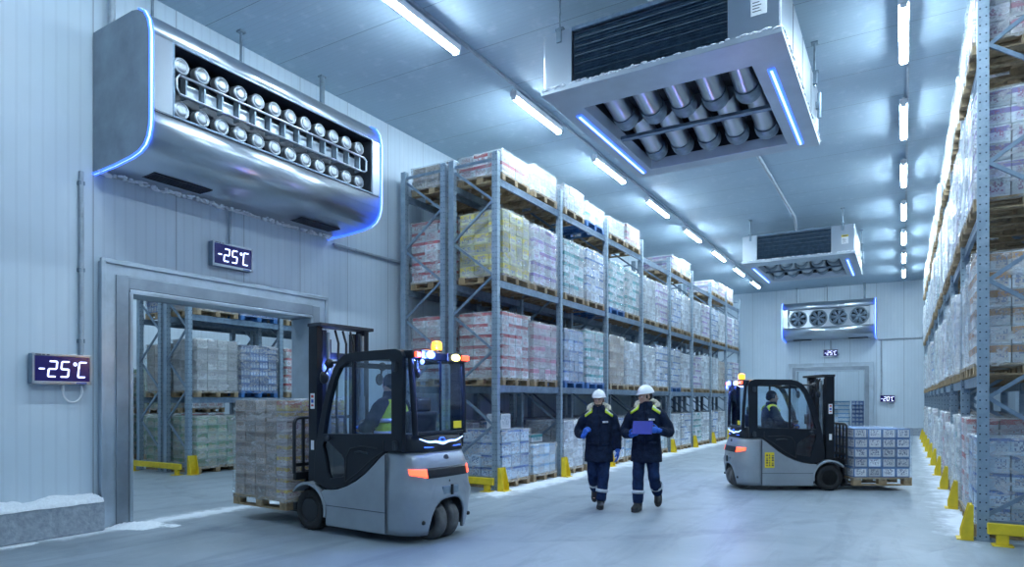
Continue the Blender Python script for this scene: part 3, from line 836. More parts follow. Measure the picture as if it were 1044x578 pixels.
# ------------------------------------------------------------------ wall coolers
PROF = [(0.005, 1.80), (.90, 1.82), (1.04, 1.79), (1.15, 1.73), (1.23, 1.62), (1.27, 1.45), (1.27, .46), (1.26, .35), (1.225, .24), (1.155, .15), (1.04, .09), (.88, .055), (.5, .02), (.005, 0.0)]
def wall_cooler(label, loc, rz, L, fans, group=None):
    """local: x along the wall, y out of the wall, z up"""
    o = thing('wall_cooler', label, 'wall cooler', loc, rz, group)
    z0, z1, e0, e1 = .57, 1.45, .24, L - .30
    # casing: swept profile without the opening
    mb = MB(); n = len(PROF)
    up = PROF[:6]; dn = [(1.27, z0)] + PROF[7:]
    up = up[:-1] + [(1.27, z1)]
    for pr in (up, dn):
        vs = [(0, y, z) for y, z in pr] + [(L, y, z) for y, z in pr]; k = len(pr)
        mb.add(vs, [(i, i + 1, k + i + 1, k + i) for i in range(k - 1)], True)
    mb.build('casing', M['steel'], o, solid=.015)
    for a, b in ((0, e0), (e1, L)):
        m = MB(); m.bb(a, b, 1.245, 1.272, z0 - .01, z1 + .01); m.build('front_panel', M['steel'], o, bevel=.004)
    for xx in (0.0, L):
        m = MB(); m.prism(PROF, xx - .012, xx + .012, 'yz'); m.build('end_panel', M['endsteel'], o)
    # recess
    m = MB(); m.bb(e0, e1, .86, .88, z0 - .15, z1 + .1); m.bb(e0 - .02, e0, .86, 1.25, z0 - .01, z1 + .01); m.bb(e1, e1 + .02, .86, 1.25, z0 - .01, z1 + .01)
    m.bb(e0, e1, .86, 1.255, z0 - .03, z0 - .01); m.bb(e0, e1, .86, 1.255, z1 + .01, z1 + .03)
    m.build('recess', M['darkmetal'], o)
    # frame lip round the opening
    m = MB(); t = .022
    m.bb(e0 - t, e1 + t, 1.262, 1.28, z0 - t, z0); m.bb(e0 - t, e1 + t, 1.262, 1.28, z1, z1 + t)
    m.bb(e0 - t, e0, 1.262, 1.28, z0, z1); m.bb(e1, e1 + t, 1.262, 1.28, z0, z1)
    m.build('opening_frame', M['galv'], o)
    # seams in the casing
    m = MB(); m.bb(.02, L - .02, 1.268, 1.275, .535, .54); m.build('casing_seam', M['darkmetal'], o)
    # led strips along both ends
    path = [(y, z) for y, z in PROF[1:]]
    for xx in (.005, L - .005):
        m = MB()
        P = []
        for i, (y, z) in enumerate(path):
            ny = .012 if y > .9 else 0
            P.append((xx, y + (.014 if z > .5 and y > 1.2 else .008 if y > .9 else 0), z + (.012 if z > 1.7 else -.012 if z < .5 else 0)))
        m.tube(P[1:], .012, 8); m.build('led_strip', M['ledwhite'], o)
        sx_ = 1 if xx < 1 else -1
        m = MB(); m.tube([(p_[0] + sx_ * .016, p_[1] - .010, p_[2]) for p_ in P[1:]], .020, 8); m.tube([(p_[0] - sx_ * .012, p_[1] - .010, p_[2]) for p_ in P[1:]], .014, 8); m.build('led_halo', M['ledblue'], o)  # blue halo of the strip, added as glowing tubes beside it
    if not fans:
        nn = 12
        m0 = MB(); m0.lathe([(.001, .268), (.03, .27), (.082, .271), (.086, .262), (.094, .262), (.098, .271), (.108, .271), (.122, .262), (.126, .24), (.126, 0), (.10, 0)], axis='Y', n=28)
        capm = m0.mesh('round_cap', M['plate'])
        m0 = MB(); m0.lathe([(.132, .10), (.138, .12), (.138, .15), (.132, .17)], axis='Y', n=28); ringm = m0.mesh('cap_ring', M['darkmetal'])
        for zz in (z0 + .155, z1 - .165):
            for i in range(nn):
                xx = e0 + .17 + (e1 - e0 - .34) * i / (nn - 1)
                q = bpy.data.objects.new('round_cap', capm); COL.objects.link(q); q.parent = o; q.location = (xx, .885, zz); q.scale = (.86, 1, .86)
                q2 = bpy.data.objects.new('cap_ring', ringm); COL.objects.link(q2); q2.parent = q
        zc = (z0 + z1) / 2 - .005
        loop = [(e0 + .13, 1.22, zc + .115), (e0 + .08, 1.22, zc + .08), (e0 + .08, 1.22, zc - .08), (e0 + .13, 1.22, zc - .115)]
        m = MB(); m.tube([(e1 - .1, 1.22, zc + .12)] + [(e0 + .15, 1.22, zc + .12)] + loop + [(e0 + .15, 1.22, zc - .12), (e1 - .1, 1.22, zc - .12), (e1 - .06, 1.22, zc - .06), (e1 - .06, 1.22, zc + .06)], .017, 8, closed=True)
        m.build('pipe_loop', M['steel'], o)
        for i in range(nn + 1):
            xx = e0 + .22 + (e1 - e0 - .42) * i / nn
            if i < nn:
                m = MB(); m.bb(xx + .03, xx + (e1 - e0 - .42) / nn - .03, 1.10, 1.115, zc - .085, zc + .085); m.build('coil_plate', M['steel_frost'], o)
            m = MB(); m.bb(xx - .012, xx + .012, 1.10, 1.21, zc - .14, zc + .14); m.build('bracket', M['galvdark'], o)
    else:
        m = MB(); m.bb(e0, e1, 1.10, 1.12, z0, z1); m.build('fan_panel', M['steel'], o)
        for i in range(fans):
            xx = e0 + (e1 - e0) * (i + .5) / fans; zz = (z0 + z1) / 2
            R = .36
            f = MB(); f.lathe([(R + .05, 1.121), (R + .05, 1.15), (R, 1.2), (R - .015, 1.19), (R - .015, 1.121)], (xx, 0, zz), 'Y', 32)
            fo = f.build('fan', M['galvdark'], o)
            f = MB(); f.lathe([(.001, 1.125), (R - .02, 1.125)], (xx, 0, zz), 'Y', 32); f.build('fan_well', M['black'], fo)
            f = MB(); f.lathe([(.001, 1.18), (.07, 1.178), (.09, 1.165), (.09, 1.126)], (xx, 0, zz), 'Y', 20); f.build('hub', M['galv'], fo)
            for b in range(7):
                a = 2 * PI * b / 7
                f = MB()
                pts = []
                for rr, w_, tw in ((.09, .07, .02), (.20, .12, .014), (R - .035, .16, .008)):
                    c_ = Vector((math.cos(a), 0, math.sin(a))); s_ = Vector((-math.sin(a), 0, math.cos(a)))
                    pts.append((c_ * rr - s_ * w_ / 2 + Vector((xx, 1.135, zz)), c_ * rr + s_ * w_ / 2 + Vector((xx, 1.135 + tw * 2, zz))))
                vs = [p for q in pts for p in q]
                f.add(vs, [(0, 2, 3, 1), (2, 4, 5, 3)], True); f.build('blade', M['galv'], fo, solid=.004)
            f = MB()
            for k in range(1, 5):
                rr = R * k / 5 + .03
                f.tube([(xx + rr * math.cos(q * PI / 14), 1.205, zz + rr * math.sin(q * PI / 14)) for q in range(28)], .005, 5, closed=True)
            for k in range(4):
                a = PI * k / 4 + .3; f.cyl((xx - R * math.cos(a), 1.205, zz - R * math.sin(a)), (xx + R * math.cos(a), 1.205, zz + R * math.sin(a)), .006, 5)
            f.build('guard_grille', M['galv'], fo)
    # vents in the underside
    for xx in (.75, L - .85):
        m = MB(); m.bb(xx - .42, xx + .42, .34, .62, .012, .03)
        for i in range(5): m.bb(xx - .4, xx + .4, .37 + .05 * i, .385 + .05 * i, .0, .02)
        m.build('underside_vent', M['darkmetal'], o)
    # frost lip on the lower rear edge
    r = random.Random(int(L * 10)); m = MB()
    for i in range(int(L / .022)):
        x_ = .04 + i * .022 + r.uniform(-.02, .02); h_ = r.uniform(.008, .03)
        m.ell((x_, .08 + r.uniform(-.05, .14), -.004), (r.uniform(.02, .05), r.uniform(.02, .05), h_), 6, 4)
    m.build('frost_lip', M['snow'], o, remesh=.011)
    # hangers to the ceiling
    for xx in (L * .12, L * .52, L * .86):
        m = MB(); m.cyl((xx, .35, 1.8), (xx, .35, CZ - loc[2] - .002), .02 if xx > L * .2 else .045, 8); m.bb(xx - .05, xx + .05, .30, .40, CZ - loc[2] - .03, CZ - loc[2] - .002); m.bb(xx - .05, xx + .05, .30, .40, 1.805, 1.86)
        m.build('hanger_rod', M['galvdark'], o)
    return o
wall_cooler('large steel cooler on the left wall with two rows of round caps', (LW + .004, 8.57, 4.59), -PI / 2, 4.04, 0)
wall_cooler('steel four-fan cooler on the end wall above the far doorway', (-1.12, BW - .004, 4.62), PI, 4.06, 4)

# ------------------------------------------------------------------ ceiling coolers
def ceiling_cooler(label, loc, group):
    o = thing('ceiling_cooler', label, 'ceiling cooler', loc, 0, group)
    X, Y, H = 1.55, 1.92, .86
    m = MB()
    m.bb(-X, X, -Y + .02, Y, H - .02, H); m.bb(-X, X, Y - .02, Y, .02, H)
    for s in (-1, 1): m.bb(s * X - .01, s * X + .01, -Y, Y, .05, H)
    m.build('casing', M['steel'], o, bevel=.006)
    for a, b in ((-X + .005, -1.13), (.95, X - .005)):
        m = MB(); m.bb(a, b, -Y - .005, -Y + .03, .06, H); m.build('front_panel', M['steel'], o, bevel=.006)
    m = MB(); m.bb(-1.13, .95, -Y - .01, -Y + .04, H - .05, H); m.build('top_rail', M['galv'], o)
    m = MB(); m.bb(-1.13, .95, -Y + .07, -Y + .09, .06, H - .05); co = m.build('coil', M['fin'], o)
    m = MB()
    for i in range(19):
        z = .09 + i * (H - .17) / 18
        m.box((-.09, -Y + .04, z), (2.06, .05, .006), R=Matrix.Rotation(.5, 4, 'X'))
    m.build('coil_fin', M['fin'], co)
    m = MB()
    for i in range(6):
        z = .12 + i * .12; m.cyl((-1.12, -Y + .045, z), (.94, -Y + .045, z), .009, 6)
    m.build('coil_tube', M['galvdark'], co)
    # drain pan rim: a frame with an opening, sloping lips
    ox, oy, ix0, ix1, iy0, iy1 = X + .03, Y + .05, -1.22, 1.12, -1.33, 1.62
    out = [(-ox, -oy), (ox, -oy), (ox, oy), (-ox, oy)]; inn = [(ix0, iy0), (ix1, iy0), (ix1, iy1), (ix0, iy1)]
    m = MB(); vs = [(x, y, .075) for x, y in out] + [(x, y, .0) for x, y in out] + [(x, y, .0) for x, y in inn] + [(x * .97, y * .97, .16) for x, y in inn] + [(x * .97, y * .97, .18) for x, y in inn]
    fs = []
    for a in (0, 4, 8):
        for i in range(4):
            j = (i + 1) % 4; fs.append((a + i, a + j, a + 4 + j, a + 4 + i))
    m.add(vs, fs); m.build('drain_pan', M['steel_frost'], o, bevel=.01)
    m = MB(); m.bb(ix0, ix1, iy0, iy1, .52, .54)
    for s, a in ((-1, ix0), (1, ix1)): m.bb(a - .01, a + .01, iy0, iy1, .12, .52)
    for b in (iy0, iy1): m.bb(ix0, ix1, b - .01, b + .01, .12, .52)
    m.build('pan_recess', M['darkmetal'], o)
    m = MB(); m.bar((ix0, .13, .05), (ix1, .13, .05), .07, .05); m.cyl((ix0, .19, .04), (ix1, .19, .04), .022, 8); m.build('crossbar', M['galv'], o)
    t0 = MB(); t0.tube([(0, -.62, .36), (0, -.5, .34), (0, .45, .15), (0, .50, .14)], [.165, .165, .165, .165], 24)
    tm = t0.mesh('pipe', M['steel'])
    t1 = MB(); t1.tube([(0, .30, .175), (0, .36, .163), (0, .47, .14), (0, .53, .128)], [.178, .186, .186, .172], 24); cm = t1.mesh('pipe_collar', M['galvdark'])
    t2 = MB(); t2.tube([(0, .531, .128), (0, .54, .126)], .15, 20); em_ = t2.mesh('pipe_mouth', M['black'])
    for row_ in (0, 1):
        for i in range(5):
            xx = ix0 + .25 + (ix1 - ix0 - .5) * i / 4
            q = bpy.data.objects.new('pipe', tm); COL.objects.link(q); q.parent = o; q.location = (xx, -.72 + row_ * 1.5, .05)
            for nm, me in (('pipe_collar', cm), ('pipe_mouth', em_)):
                q2 = bpy.data.objects.new(nm, me); COL.objects.link(q2); q2.parent = q
    for xx in (ix0 - .16, ix1 + .20):
        m = MB(); m.bb(xx - .045, xx + .045, -1.15, 1.70, -.018, -.002); m.build('led_halo', M['ledblue'], o)  # glowing plate standing in for the blue halo around the strip
        m = MB(); m.tube([(xx, -1.12, -.024), (xx, 1.67, -.024)], .016, 8); m.build('led_strip', M['ledwhite'], o)
    m = MB(); m.bb(1.22, 1.40, -Y - .012, -Y - .004, .30, .56); st = m.build('label_plate', M['label'], o)
    m = MB(); m.bb(1.22, 1.40, -Y - .015, -Y - .012, .50, .56); m.build('label_stripe', M['yellowlabel'], st)
    m = MB()
    for i in range(4): m.bb(1.24, 1.34 - .02 * (i % 2), -Y - .014, -Y - .012, .34 + .035 * i, .35 + .035 * i)
    m.bb(1.25, 1.37, -Y - .016, -Y - .014, .515, .545); m.build('label_print', M['ink'], st)
    for sx in (-1.32, 1.25):
        for y in (-Y + .02, 1.2):
            sxx = sx if y < 0 else (X + .03) * (1 if sx > 0 else -1)
            m = MB(); top = CZ - loc[2] - .003
            m.cyl((sxx, y, H - .2), (sxx, y, top), .016, 8); m.bb(sxx - .05, sxx + .05, y - .05, y + .05, top - .02, top)
            m.bb(sxx - .035, sxx + .035, y - .045, y + .03, H - .16, H + .04); m.bb(sxx - .06, sxx + .06, y - .03, y + .03, H + .02, H + .05)
            m.build('hanger', M['galvdark'], o)
    for y in (-1.0, -.1, .9):
        m = MB(); m.bb(X + .011, X + .016, y - .004, y + .004, .1, H - .03); m.build('panel_seam', M['darkmetal'], o)
    m = MB(); m.cyl((X + .06, 1.55, .30), (X + .06, 1.55, .70), .03, 10); m.bb(X + .012, X + .06, 1.5, 1.6, .45, .55); m.build('valve', M['galvdark'], o)
    r = random.Random(4); m = MB()
    for i in range(150):
        m.ell((r.uniform(-ox + .03, ox - .03), -oy + r.uniform(-.012, .03), .07 + r.uniform(-.01, .015)), (r.uniform(.02, .05), .014, r.uniform(.005, .016)), 6, 4)
    for i in range(170):
        m.ell((ox + r.uniform(-.02, .01), r.uniform(-oy, oy), .07 + r.uniform(-.012, .012)), (.014, r.uniform(.02, .055), r.uniform(.006, .02)), 6, 4)
    m.build('frost_rim', M['snow'], o)
    return o
ceiling_cooler('large steel cooler hung from the ceiling, the nearer of the two', (-2.78, 10.08, 5.90), 'ceiling coolers')
ceiling_cooler('steel cooler hung from the ceiling, the farther of the two', (-2.78, 23.3, 5.90), 'ceiling coolers')

# ------------------------------------------------------------------ temperature displays
SEG = {'2': 'abged', '5': 'afgcd', '0': 'abcdef', 'C': 'afed', '-': 'g'}
def display(label, loc, rz, text, w=.68, h=.37, cable=True):
    """local: x along the wall (reading direction), -y out of the wall, z up; origin at the wall, centre of the box"""
    o = thing('temperature_display', label, 'temperature display', loc, rz, 'temperature displays')
    m = MB(); m.bb(-w * .3, w * .3, -.0095, -.002, -h * .3, h * .3); m.build('wall_mount', M['galvdark'], o)
    m = MB(); m.bb(-w / 2, w / 2, -.12, -.01, -h / 2, h / 2); m.build('housing', M['galv'], o, bevel=.012)
    m = MB(); t = .022
    m.bb(-w / 2, w / 2, -.134, -.121, h / 2 - t * 1.3, h / 2); m.bb(-w / 2, w / 2, -.134, -.121, -h / 2, -h / 2 + t * 1.7)
    m.bb(-w / 2, -w / 2 + t, -.134, -.121, -h / 2, h / 2); m.bb(w / 2 - t, w / 2, -.134, -.121, -h / 2, h / 2)
    m.build('bezel', M['steel'], o, bevel=.004)
    m = MB(); m.bb(-w / 2 + t, w / 2 - t, -.127, -.121, -h / 2 + t * 1.7, h / 2 - t * 1.3); sc = m.build('screen', M['screen'], o)
    H = h * .50; dw = H * .46; sk = .10; th = H * .10
    y0, y1 = -.1315, -.128
    adv = {'-': dw * 1.25, '2': dw * 1.62, '5': dw * 1.55, '0': dw * 1.55, 'o': dw * .78, 'C': dw * 1.2}
    tot = sum(adv[c] for c in text); x = -tot / 2 + dw * .1
    def seg(mb, a, b):
        d = (Vector(b) - Vector(a)).normalized(); n_ = Vector((-d.y, d.x)) * th / 2; e = d * th * .45
        A, B = Vector(a), Vector(b)
        poly = [A - e * .2, A + e + n_, B - e + n_, B + e * .2, B - e - n_, A + e - n_]
        mb.prism([(p.x + sk * p.y, p.y) for p in poly], y0, y1, 'xz')
    for c in text:
        mb = MB()
        if c == 'o':
            mb.tube([(x + dw * .22 + sk * H * .36 + dw * .17 * math.cos(q * PI / 8), (y0 + y1) / 2, H * .36 + dw * .2 * math.sin(q * PI / 8)) for q in range(16)], [(th * .36, th * .36)] * 16, 6, closed=True)
        else:
            t_, b_ = H / 2, -H / 2
            pos = {'a': ((x, t_), (x + dw, t_)), 'b': ((x + dw, t_), (x + dw, 0)), 'c': ((x + dw, 0), (x + dw, b_)), 'd': ((x, b_), (x + dw, b_)), 'e': ((x, 0), (x, b_)), 'f': ((x, t_), (x, 0)), 'g': ((x, 0), (x + dw, 0))}
            for s in SEG[c]:
                a, b = pos[s]
                if c == '-': b = (x + dw * .78, 0)
                seg(mb, a, b)
        mb.build('digit', M['digit'], sc)
        x += adv[c]
    m = MB(); m.bb(-w / 2 + .03, -w / 2 + .09, -.136, -.134, h / 2 - .022, h / 2 - .01); m.bb(-w / 2 + .10, -w / 2 + .13, -.136, -.134, h / 2 - .022, h / 2 - .01); m.bb(-w / 2 + .15, -w / 2 + .18, -.136, -.134, h / 2 - .022, h / 2 - .01)
    m.build('name_strip', M['ink'], o)
    m = MB(); m.bb(w / 2 - .18, w / 2 - .06, -.136, -.134, -h / 2 + .008, -h / 2 + .024); m.build('blue_strip', M['blueink'], o)
    if cable:
        m = MB(); P = []
        for i in range(13):
            q = PI * i / 12; P.append((w * .22 + .11 * -math.cos(q), -.05, -h / 2 - .08 - .14 * math.sin(q)))
        P = [(P[0][0], -.05, -h / 2 - .01)] + P + [(P[-1][0], -.05, -h / 2 - .01)]
        m.tube(P, .011, 8); m.cyl((P[0][0], -.05, -h / 2 - .005), (P[0][0], -.05, -h / 2 - .08), .018, 8); m.cyl((P[-1][0], -.05, -h / 2 - .005), (P[-1][0], -.05, -h / 2 - .10), .016, 8)
        m.build('cable', M['white'], o)
    return o
display('wall temperature display beside the doorway, with a loop of cable below it', (LW, 4.11, 2.03), PI / 2, '-25oC', w=.66)
display('wall temperature display above the left doorway, under the large cooler', (LW, 6.5, 3.86), PI / 2, '-25oC', w=.70, cable=False)
display('small temperature display over the far doorway, under the four-fan cooler', (-3.1, BW, 3.98), 0, '-25oC', cable=False)
display('small temperature display to the side of the far doorway', (-.66, BW, 1.72), 0, '-20oC', w=.64, cable=True)

# ------------------------------------------------------------------ pipes and conduits
def pipe(name, label, pts, r, cat='pipe', clips=()):
    o = MB(); o.tube(pts, r, 10)
    q = tag(o.build(name, M['rope']), label, cat)
    for c in clips:
        m = MB(); m.box(c, (.07, .07, .05)); m.build('clip_mount', M['galvdark'], q, bevel=.006)
    return q
xw = LW + .045
pipe('conduit', 'grey wall conduit running down to the temperature display beside the doorway', [(xw, 4.36, 4.55), (xw, 4.36, 2.225)], .028, 'conduit', [(LW + .035, 4.36, 4.4), (LW + .035, 4.36, 3.3), (LW + .035, 4.36, 2.4)])
pipe('conduit', 'grey pipe rising from the large wall cooler to the ceiling', [(LW + .10, 4.7, 6.46), (LW + .10, 4.7, CZ - .004)], .045, 'conduit')
pipe('conduit', 'short conduit from the large wall cooler down to the display over the doorway', [(xw, 6.5, 4.57), (xw, 6.5, 4.055)], .022, 'conduit')
pipe('conduit', 'grey conduit running along the left wall from the cooler to the racks', [(xw, 8.65, 4.50), (xw, 10.1, 4.50), (xw, 16, 4.50)], .03, 'conduit', [(LW + .037, y, 4.5) for y in (9.2, 11, 13, 15)])
yb = BW - .045
pipe('conduit', 'grey conduit along the end wall beside the four-fan cooler', [(-1.05, yb, 4.56), (RX - .3, yb, 4.56), (3.6, yb, 4.56)], .035, 'conduit')
pipe('conduit', 'grey vertical conduit down to the display beside the far doorway', [(-.92, yb, 4.51), (-.92, yb, 1.915)], .03, 'conduit')
pipe('conduit', 'short conduit from the four-fan cooler to the display under it', [(-3.1, yb, 4.6), (-3.1, yb, 4.18)], .025, 'conduit')
pipe('ceiling_pipe', 'pale refrigerant pipe under the ceiling joining the two ceiling coolers', [(-2.8, 12.08, 6.9), (-2.8, 12.3, 7.12), (-2.8, 21.2, 7.12), (-2.8, 21.42, 7.0), (-2.8, 21.5, 6.80)], .04, 'pipe')
pipe('ceiling_pipe', 'pale refrigerant pipe under the ceiling at the front of the nearer cooler', [(-2.8, 2, 7.12), (-2.8, 7.9, 7.12), (-2.8, 8.1, 6.9), (-2.8, 8.2, 6.80)], .04, 'pipe')
# ------------------------------------------------------------------ forklifts
def lerp(a, b, t): return a + (b - a) * t
def interp(tab, z):
    for (a, x), (b, y) in zip(tab, tab[1:]):
        if z <= b: return x if z <= a else lerp(x, y, (z - a) / (b - a))
    return tab[-1][1]
XS = -1.24
def plan(xr, hw, rc, n=9):
    P = [(XS, -hw), (lerp(XS, xr + rc, .5), -hw)]
    for i in range(n + 1):
        a = PI / 2 * i / n
        P.append((xr + rc - rc * math.sin(a), -hw + rc * .85 - rc * .85 * math.cos(a)))
    for i in range(1, 13): P.append((xr - .012 * math.sin(PI * i / 13), -hw + rc * .85 + (2 * hw - 1.7 * rc) * i / 13))
    for i in range(n, -1, -1):
        a = PI / 2 * i / n
        P.append((xr + rc - rc * math.sin(a), hw - rc * .85 + rc * .85 * math.cos(a)))
    P += [(lerp(XS, xr + rc, .5), hw), (XS, hw)]
    return P
XR = [(.08, -1.62), (.25, -1.655), (.52, -1.69), (.585, -1.665), (.7, -1.66), (.85, -1.63), (.96, -1.575)]
HW = [(.08, .50), (.2, .52), (.55, .53), (.6, .52), (.96, .495)]
def wheel(name, parent, x, y, r, wd, outer, mt='rubber', hubm='black'):
    m = MB(); h = wd / 2
    m.lathe([(r * .60, -h * .9), (r * .72, -h), (r * .93, -h), (r, -h * .72), (r, h * .72), (r * .93, h), (r * .72, h), (r * .60, h * .9), (r * .56, h * .5), (r * .56, -h * .5), (r * .60, -h * .9)], (x, y, r), 'Y', 40)
    w_ = m.build(name, M[mt], parent)
    m = MB()
    m.lathe([(.001, outer * h * .55), (r * .22, outer * h * .55), (r * .25, outer * h * .75), (r * .32, outer * h * .75), (r * .36, outer * h * .25), (r * .50, outer * h * .25), (r * .58, outer * h * .9)], (x, y, r), 'Y', 32)
    for k in range(6):
        a = PI * k / 3; m.cyl((x + r * .42 * math.cos(a), y + outer * h * .2, r + r * .42 * math.sin(a)), (x + r * .42 * math.cos(a), y + outer * h * .5, r + r * .42 * math.sin(a)), .012, 6)
    m.build('hub', M[hubm], w_)
    m = MB()
    if mt == 'rubbergrey': return w_
    for k in range(44):
        a = 2 * PI * k / 44
        R = Matrix.Translation((x, y, r)) @ Matrix.Rotation(a, 4, 'Y') @ Matrix.Translation((r, 0, 0))
        m.box((0, (-1) ** k * h * .42, 0), (.010, h * .8, .014), M=R)
    m.build('tread', M[mt], w_)
    return w_

def forklift(label, loc, rz, sc, fz, side_label, mh=2.12, front_blue=False):
    o = thing('forklift', label, 'forklift', loc, rz, 'forklifts', sc)
    G = M['grey']; K = M['cab']
    # rear counterweight: rounded shell with a wheel opening in the lower rear
    P0 = plan(-1.6, .53, .3); n = len(P0)
    rows = 14; vs = []; fs = []
    def ztop(i): return .955
    for j in range(rows + 1):
        for i in range(n):
            y0 = P0[i][1]; rear = P0[i][0] < -1.40
            zb = .09 + (.37 * max(0, 1 - (abs(y0) / .31) ** 3.0) ** .5 if rear and abs(y0) < .31 else 0)
            z = lerp(zb, .955, j / rows)
            p = plan(interp(XR, z), interp(HW, z), .30)[i]
            vs.append((p[0], p[1], z))
    for j in range(rows):
        for i in range(n - 1):
            fs.append((j * n + i, j * n + i + 1, (j + 1) * n + i + 1, (j + 1) * n + i))
    m = MB(); m.add(vs, fs, True)
    cw = m.build('counterweight', G, o, solid=.03)
    m = MB(); m.add([vs[rows * n + i] for i in range(n)], [tuple(range(n))], False); m.build('counterweight_top', G, cw)
    m = MB(); m.bb(-1.56, -1.24, -.46, .46, .46, .50); m.bb(-1.30, -1.24, -.46, .46, .1, .5); m.build('wheel_well', M['black'], cw)
    def strip(name, y0, y1, z0, z1, off, mt, parent, taper=0, sub=14):
        """a patch that follows the curved rear surface"""
        vs = []; k = 0
        for a in range(sub + 1):
            yy = lerp(y0, y1, a / sub)
            for q in range(5):
                zl, zh = z0 + taper * abs(a / sub), z1
                z = lerp(zl, zh, q / 4)
                pl = plan(interp(XR, z), interp(HW, z), .30, 14)
                best = None
                for (ax, ay), (bx, by) in zip(pl, pl[1:]):
                    if by > ay and ay - 1e-9 <= yy <= by + 1e-9:
                        t = (yy - ay) / (by - ay); best = (lerp(ax, bx, t), yy); break
                nx_ = -1.0; ny_ = yy * max(0, abs(yy) - .26) * 6
                vs.append((best[0] - off, best[1] + off * ny_, z))
        fs = []
        for a in range(sub):
            for q in range(4):
                fs.append((a * 5 + q, (a + 1) * 5 + q, (a + 1) * 5 + q + 1, a * 5 + q + 1))
        mb = MB(); mb.add(vs, fs, True)
        return mb.build(name, M[mt], parent, solid=.01)
    strip('rear_panel', -.34, .34, .685, .79, .006, 'black', cw)
    for s in (-1, 1):
        strip('tail_light', s * .33, s * .47, .69, .785, .010, 'redlamp', o, taper=.035)
    # tow recess, emblem, small studs on the rear
    m = MB(); m.bb(-1.70, -1.66, -.13, .13, .50, .585); tw = m.build('tow_recess', M['galvdark'], cw, bevel=.01)
    m = MB(); m.cyl((-1.71, 0, .49), (-1.71, 0, .60), .016, 10); m.build('tow_pin', M['black'], cw)
    m = MB(); m.lathe([(.001, 0), (.038, .004), (.045, .012)], (-1.635, 0, .875), 'X', 20); m.build('emblem', M['ink'], cw)
    m = MB(); m.lathe([(.001, -.012), (.02, -.008), (.024, .01)], (-1.665, 0, .635), 'X', 14); m.build('lock', M['black'], cw)
    for s in (-1, 1):
        m = MB(); m.lathe([(.001, -.012), (.018, -.008), (.024, .01)], (-1.64, s * .375, .23), 'X', 14); m.build('stud', M['black'], cw)
    # chassis sides and belly
    top = [(-1.24, .945), (-1.17, .90), (-1.08, .825), (-.95, .72), (-.8, .625), (-.65, .555), (-.5, .51), (-.36, .49), (-.29, .487)]
    arch = []
    for i in range(9):
        a = math.radians(118 + (190 - 118) * i / 8); arch.append((.31 * math.cos(a), .235 + .31 * math.sin(a)))
    side = [(-1.24, .09)] + top + [(-.27, .49)] + [p for p in arch if p[0] < -.2] + [(-.305, .09)]
    for s in (-1, 1):
        m = MB(); m.prism(side, s * .46, s * .53, 'xz'); c_ = m.build('side_skirt', G, o, bevel=.012)
        m = MB(); m.bb(-1.236, -.315, s * .531, s * .534, .315, .322); m.build('seam', M['ink'], c_)
        m = MB(); m.bb(-1.246, -1.238, s * .525, s * .536, .10, .93); m.build('seam', M['ink'], c_)
        # mudguard over the front wheel
        m = MB(); pts = []
        for i in range(19):
            a = math.radians(40 + 150 * i / 18); pts.append((math.cos(a), math.sin(a)))
        poly = [(.325 * a, .235 + .325 * b) for a, b in pts] + [(.293 * a, .235 + .293 * b) for a, b in reversed(pts)]
        m.prism(poly, s * .33, s * .55, 'xz'); m.build('mudguard', G, o, bevel=.006)
    m = MB(); m.bb(-1.25, -.30, -.455, .455, .10, .40); m.bb(-.33, .06, -.30, .30, .12, .46); m.build('chassis', M['darkmetal'], o)
    # side frames of the cab, each with window openings
    outer = [(-1.46, .965), (-1.235, .965), (-1.16, .91), (-1.07, .835), (-.94, .73), (-.79, .635), (-.64, .565), (-.49, .52), (-.33, .50), (-.2, .54), (-.09, .57), (-.10, .8), (-.155, 1.12), (-.235, 1.42), (-.335, 1.68), (-.42, 1.85), (-.50, 1.95), (-.60, 2.005), (-.72, 2.025), (-1.36, 2.035), (-1.44, 2.01), (-1.475, 1.95), (-1.47, 1.5)]
    hole = [(-1.31, 1.15), (-.255, 1.12), (-.30, 1.33), (-.37, 1.55), (-.46, 1.76), (-.53, 1.86), (-.63, 1.915), (-.75, 1.925), (-1.28, 1.93), (-1.31, 1.90)]
    low = [(-.60, .66), (-.36, .62), (-.325, .68), (-.30, .80), (-.245, .98), (-.26, 1.03), (-.34, 1.035), (-.43, .97), (-.55, .90), (-.595, .85)]
    for s in (-1, 1):
        m = MB(); m.prism(outer, s * .455, s * .515, 'xz', holes=[hole, low]); d = m.build('door', K, o, bevel=.012)
        m = MB(); m.prism(hole, s * .475, s * .483, 'xz'); m.build('window_pane', M['glass'], d)
        m = MB(); m.prism(low, s * .475, s * .490, 'xz'); m.build('lower_pane', M['smoked'], d)
        m = MB(); m.bb(-.735, -.705, s * .468, s * .50, 1.13, 1.925); m.build('window_divider', K, d)
        # pressed outline of the door and pocket
        m = MB(); m.tube([(-1.20, s * .515, 1.08), (-1.20, s * .515, .96), (-1.02, s * .515, .86), (-.80, s * .515, .70), (-.62, s * .515, .60)], .009, 6)
        m.tube([(-1.12, s * .515, .99), (-.85, s * .515, 1.0), (-.70, s * .515, .97), (-.64, s * .515, .88), (-.62, s * .515, .60)], .009, 6); m.build('door_relief', M['black'], d)
        m = MB(); m.tube([(-.98, s * .517, .93), (-.84, s * .517, .945), (-.77, s * .517, .93)], .012, 6); m.build('grab_slot', M['darkmetal'], d)
        m = MB(); m.cyl((-.335, s * .512, 1.075), (-.335, s * .545, 1.075), .028, 14); m.cyl((-.335, s * .54, 1.075), (-.39, s * .55, 1.075), .012, 8); m.build('handle', M['darkmetal'], d)
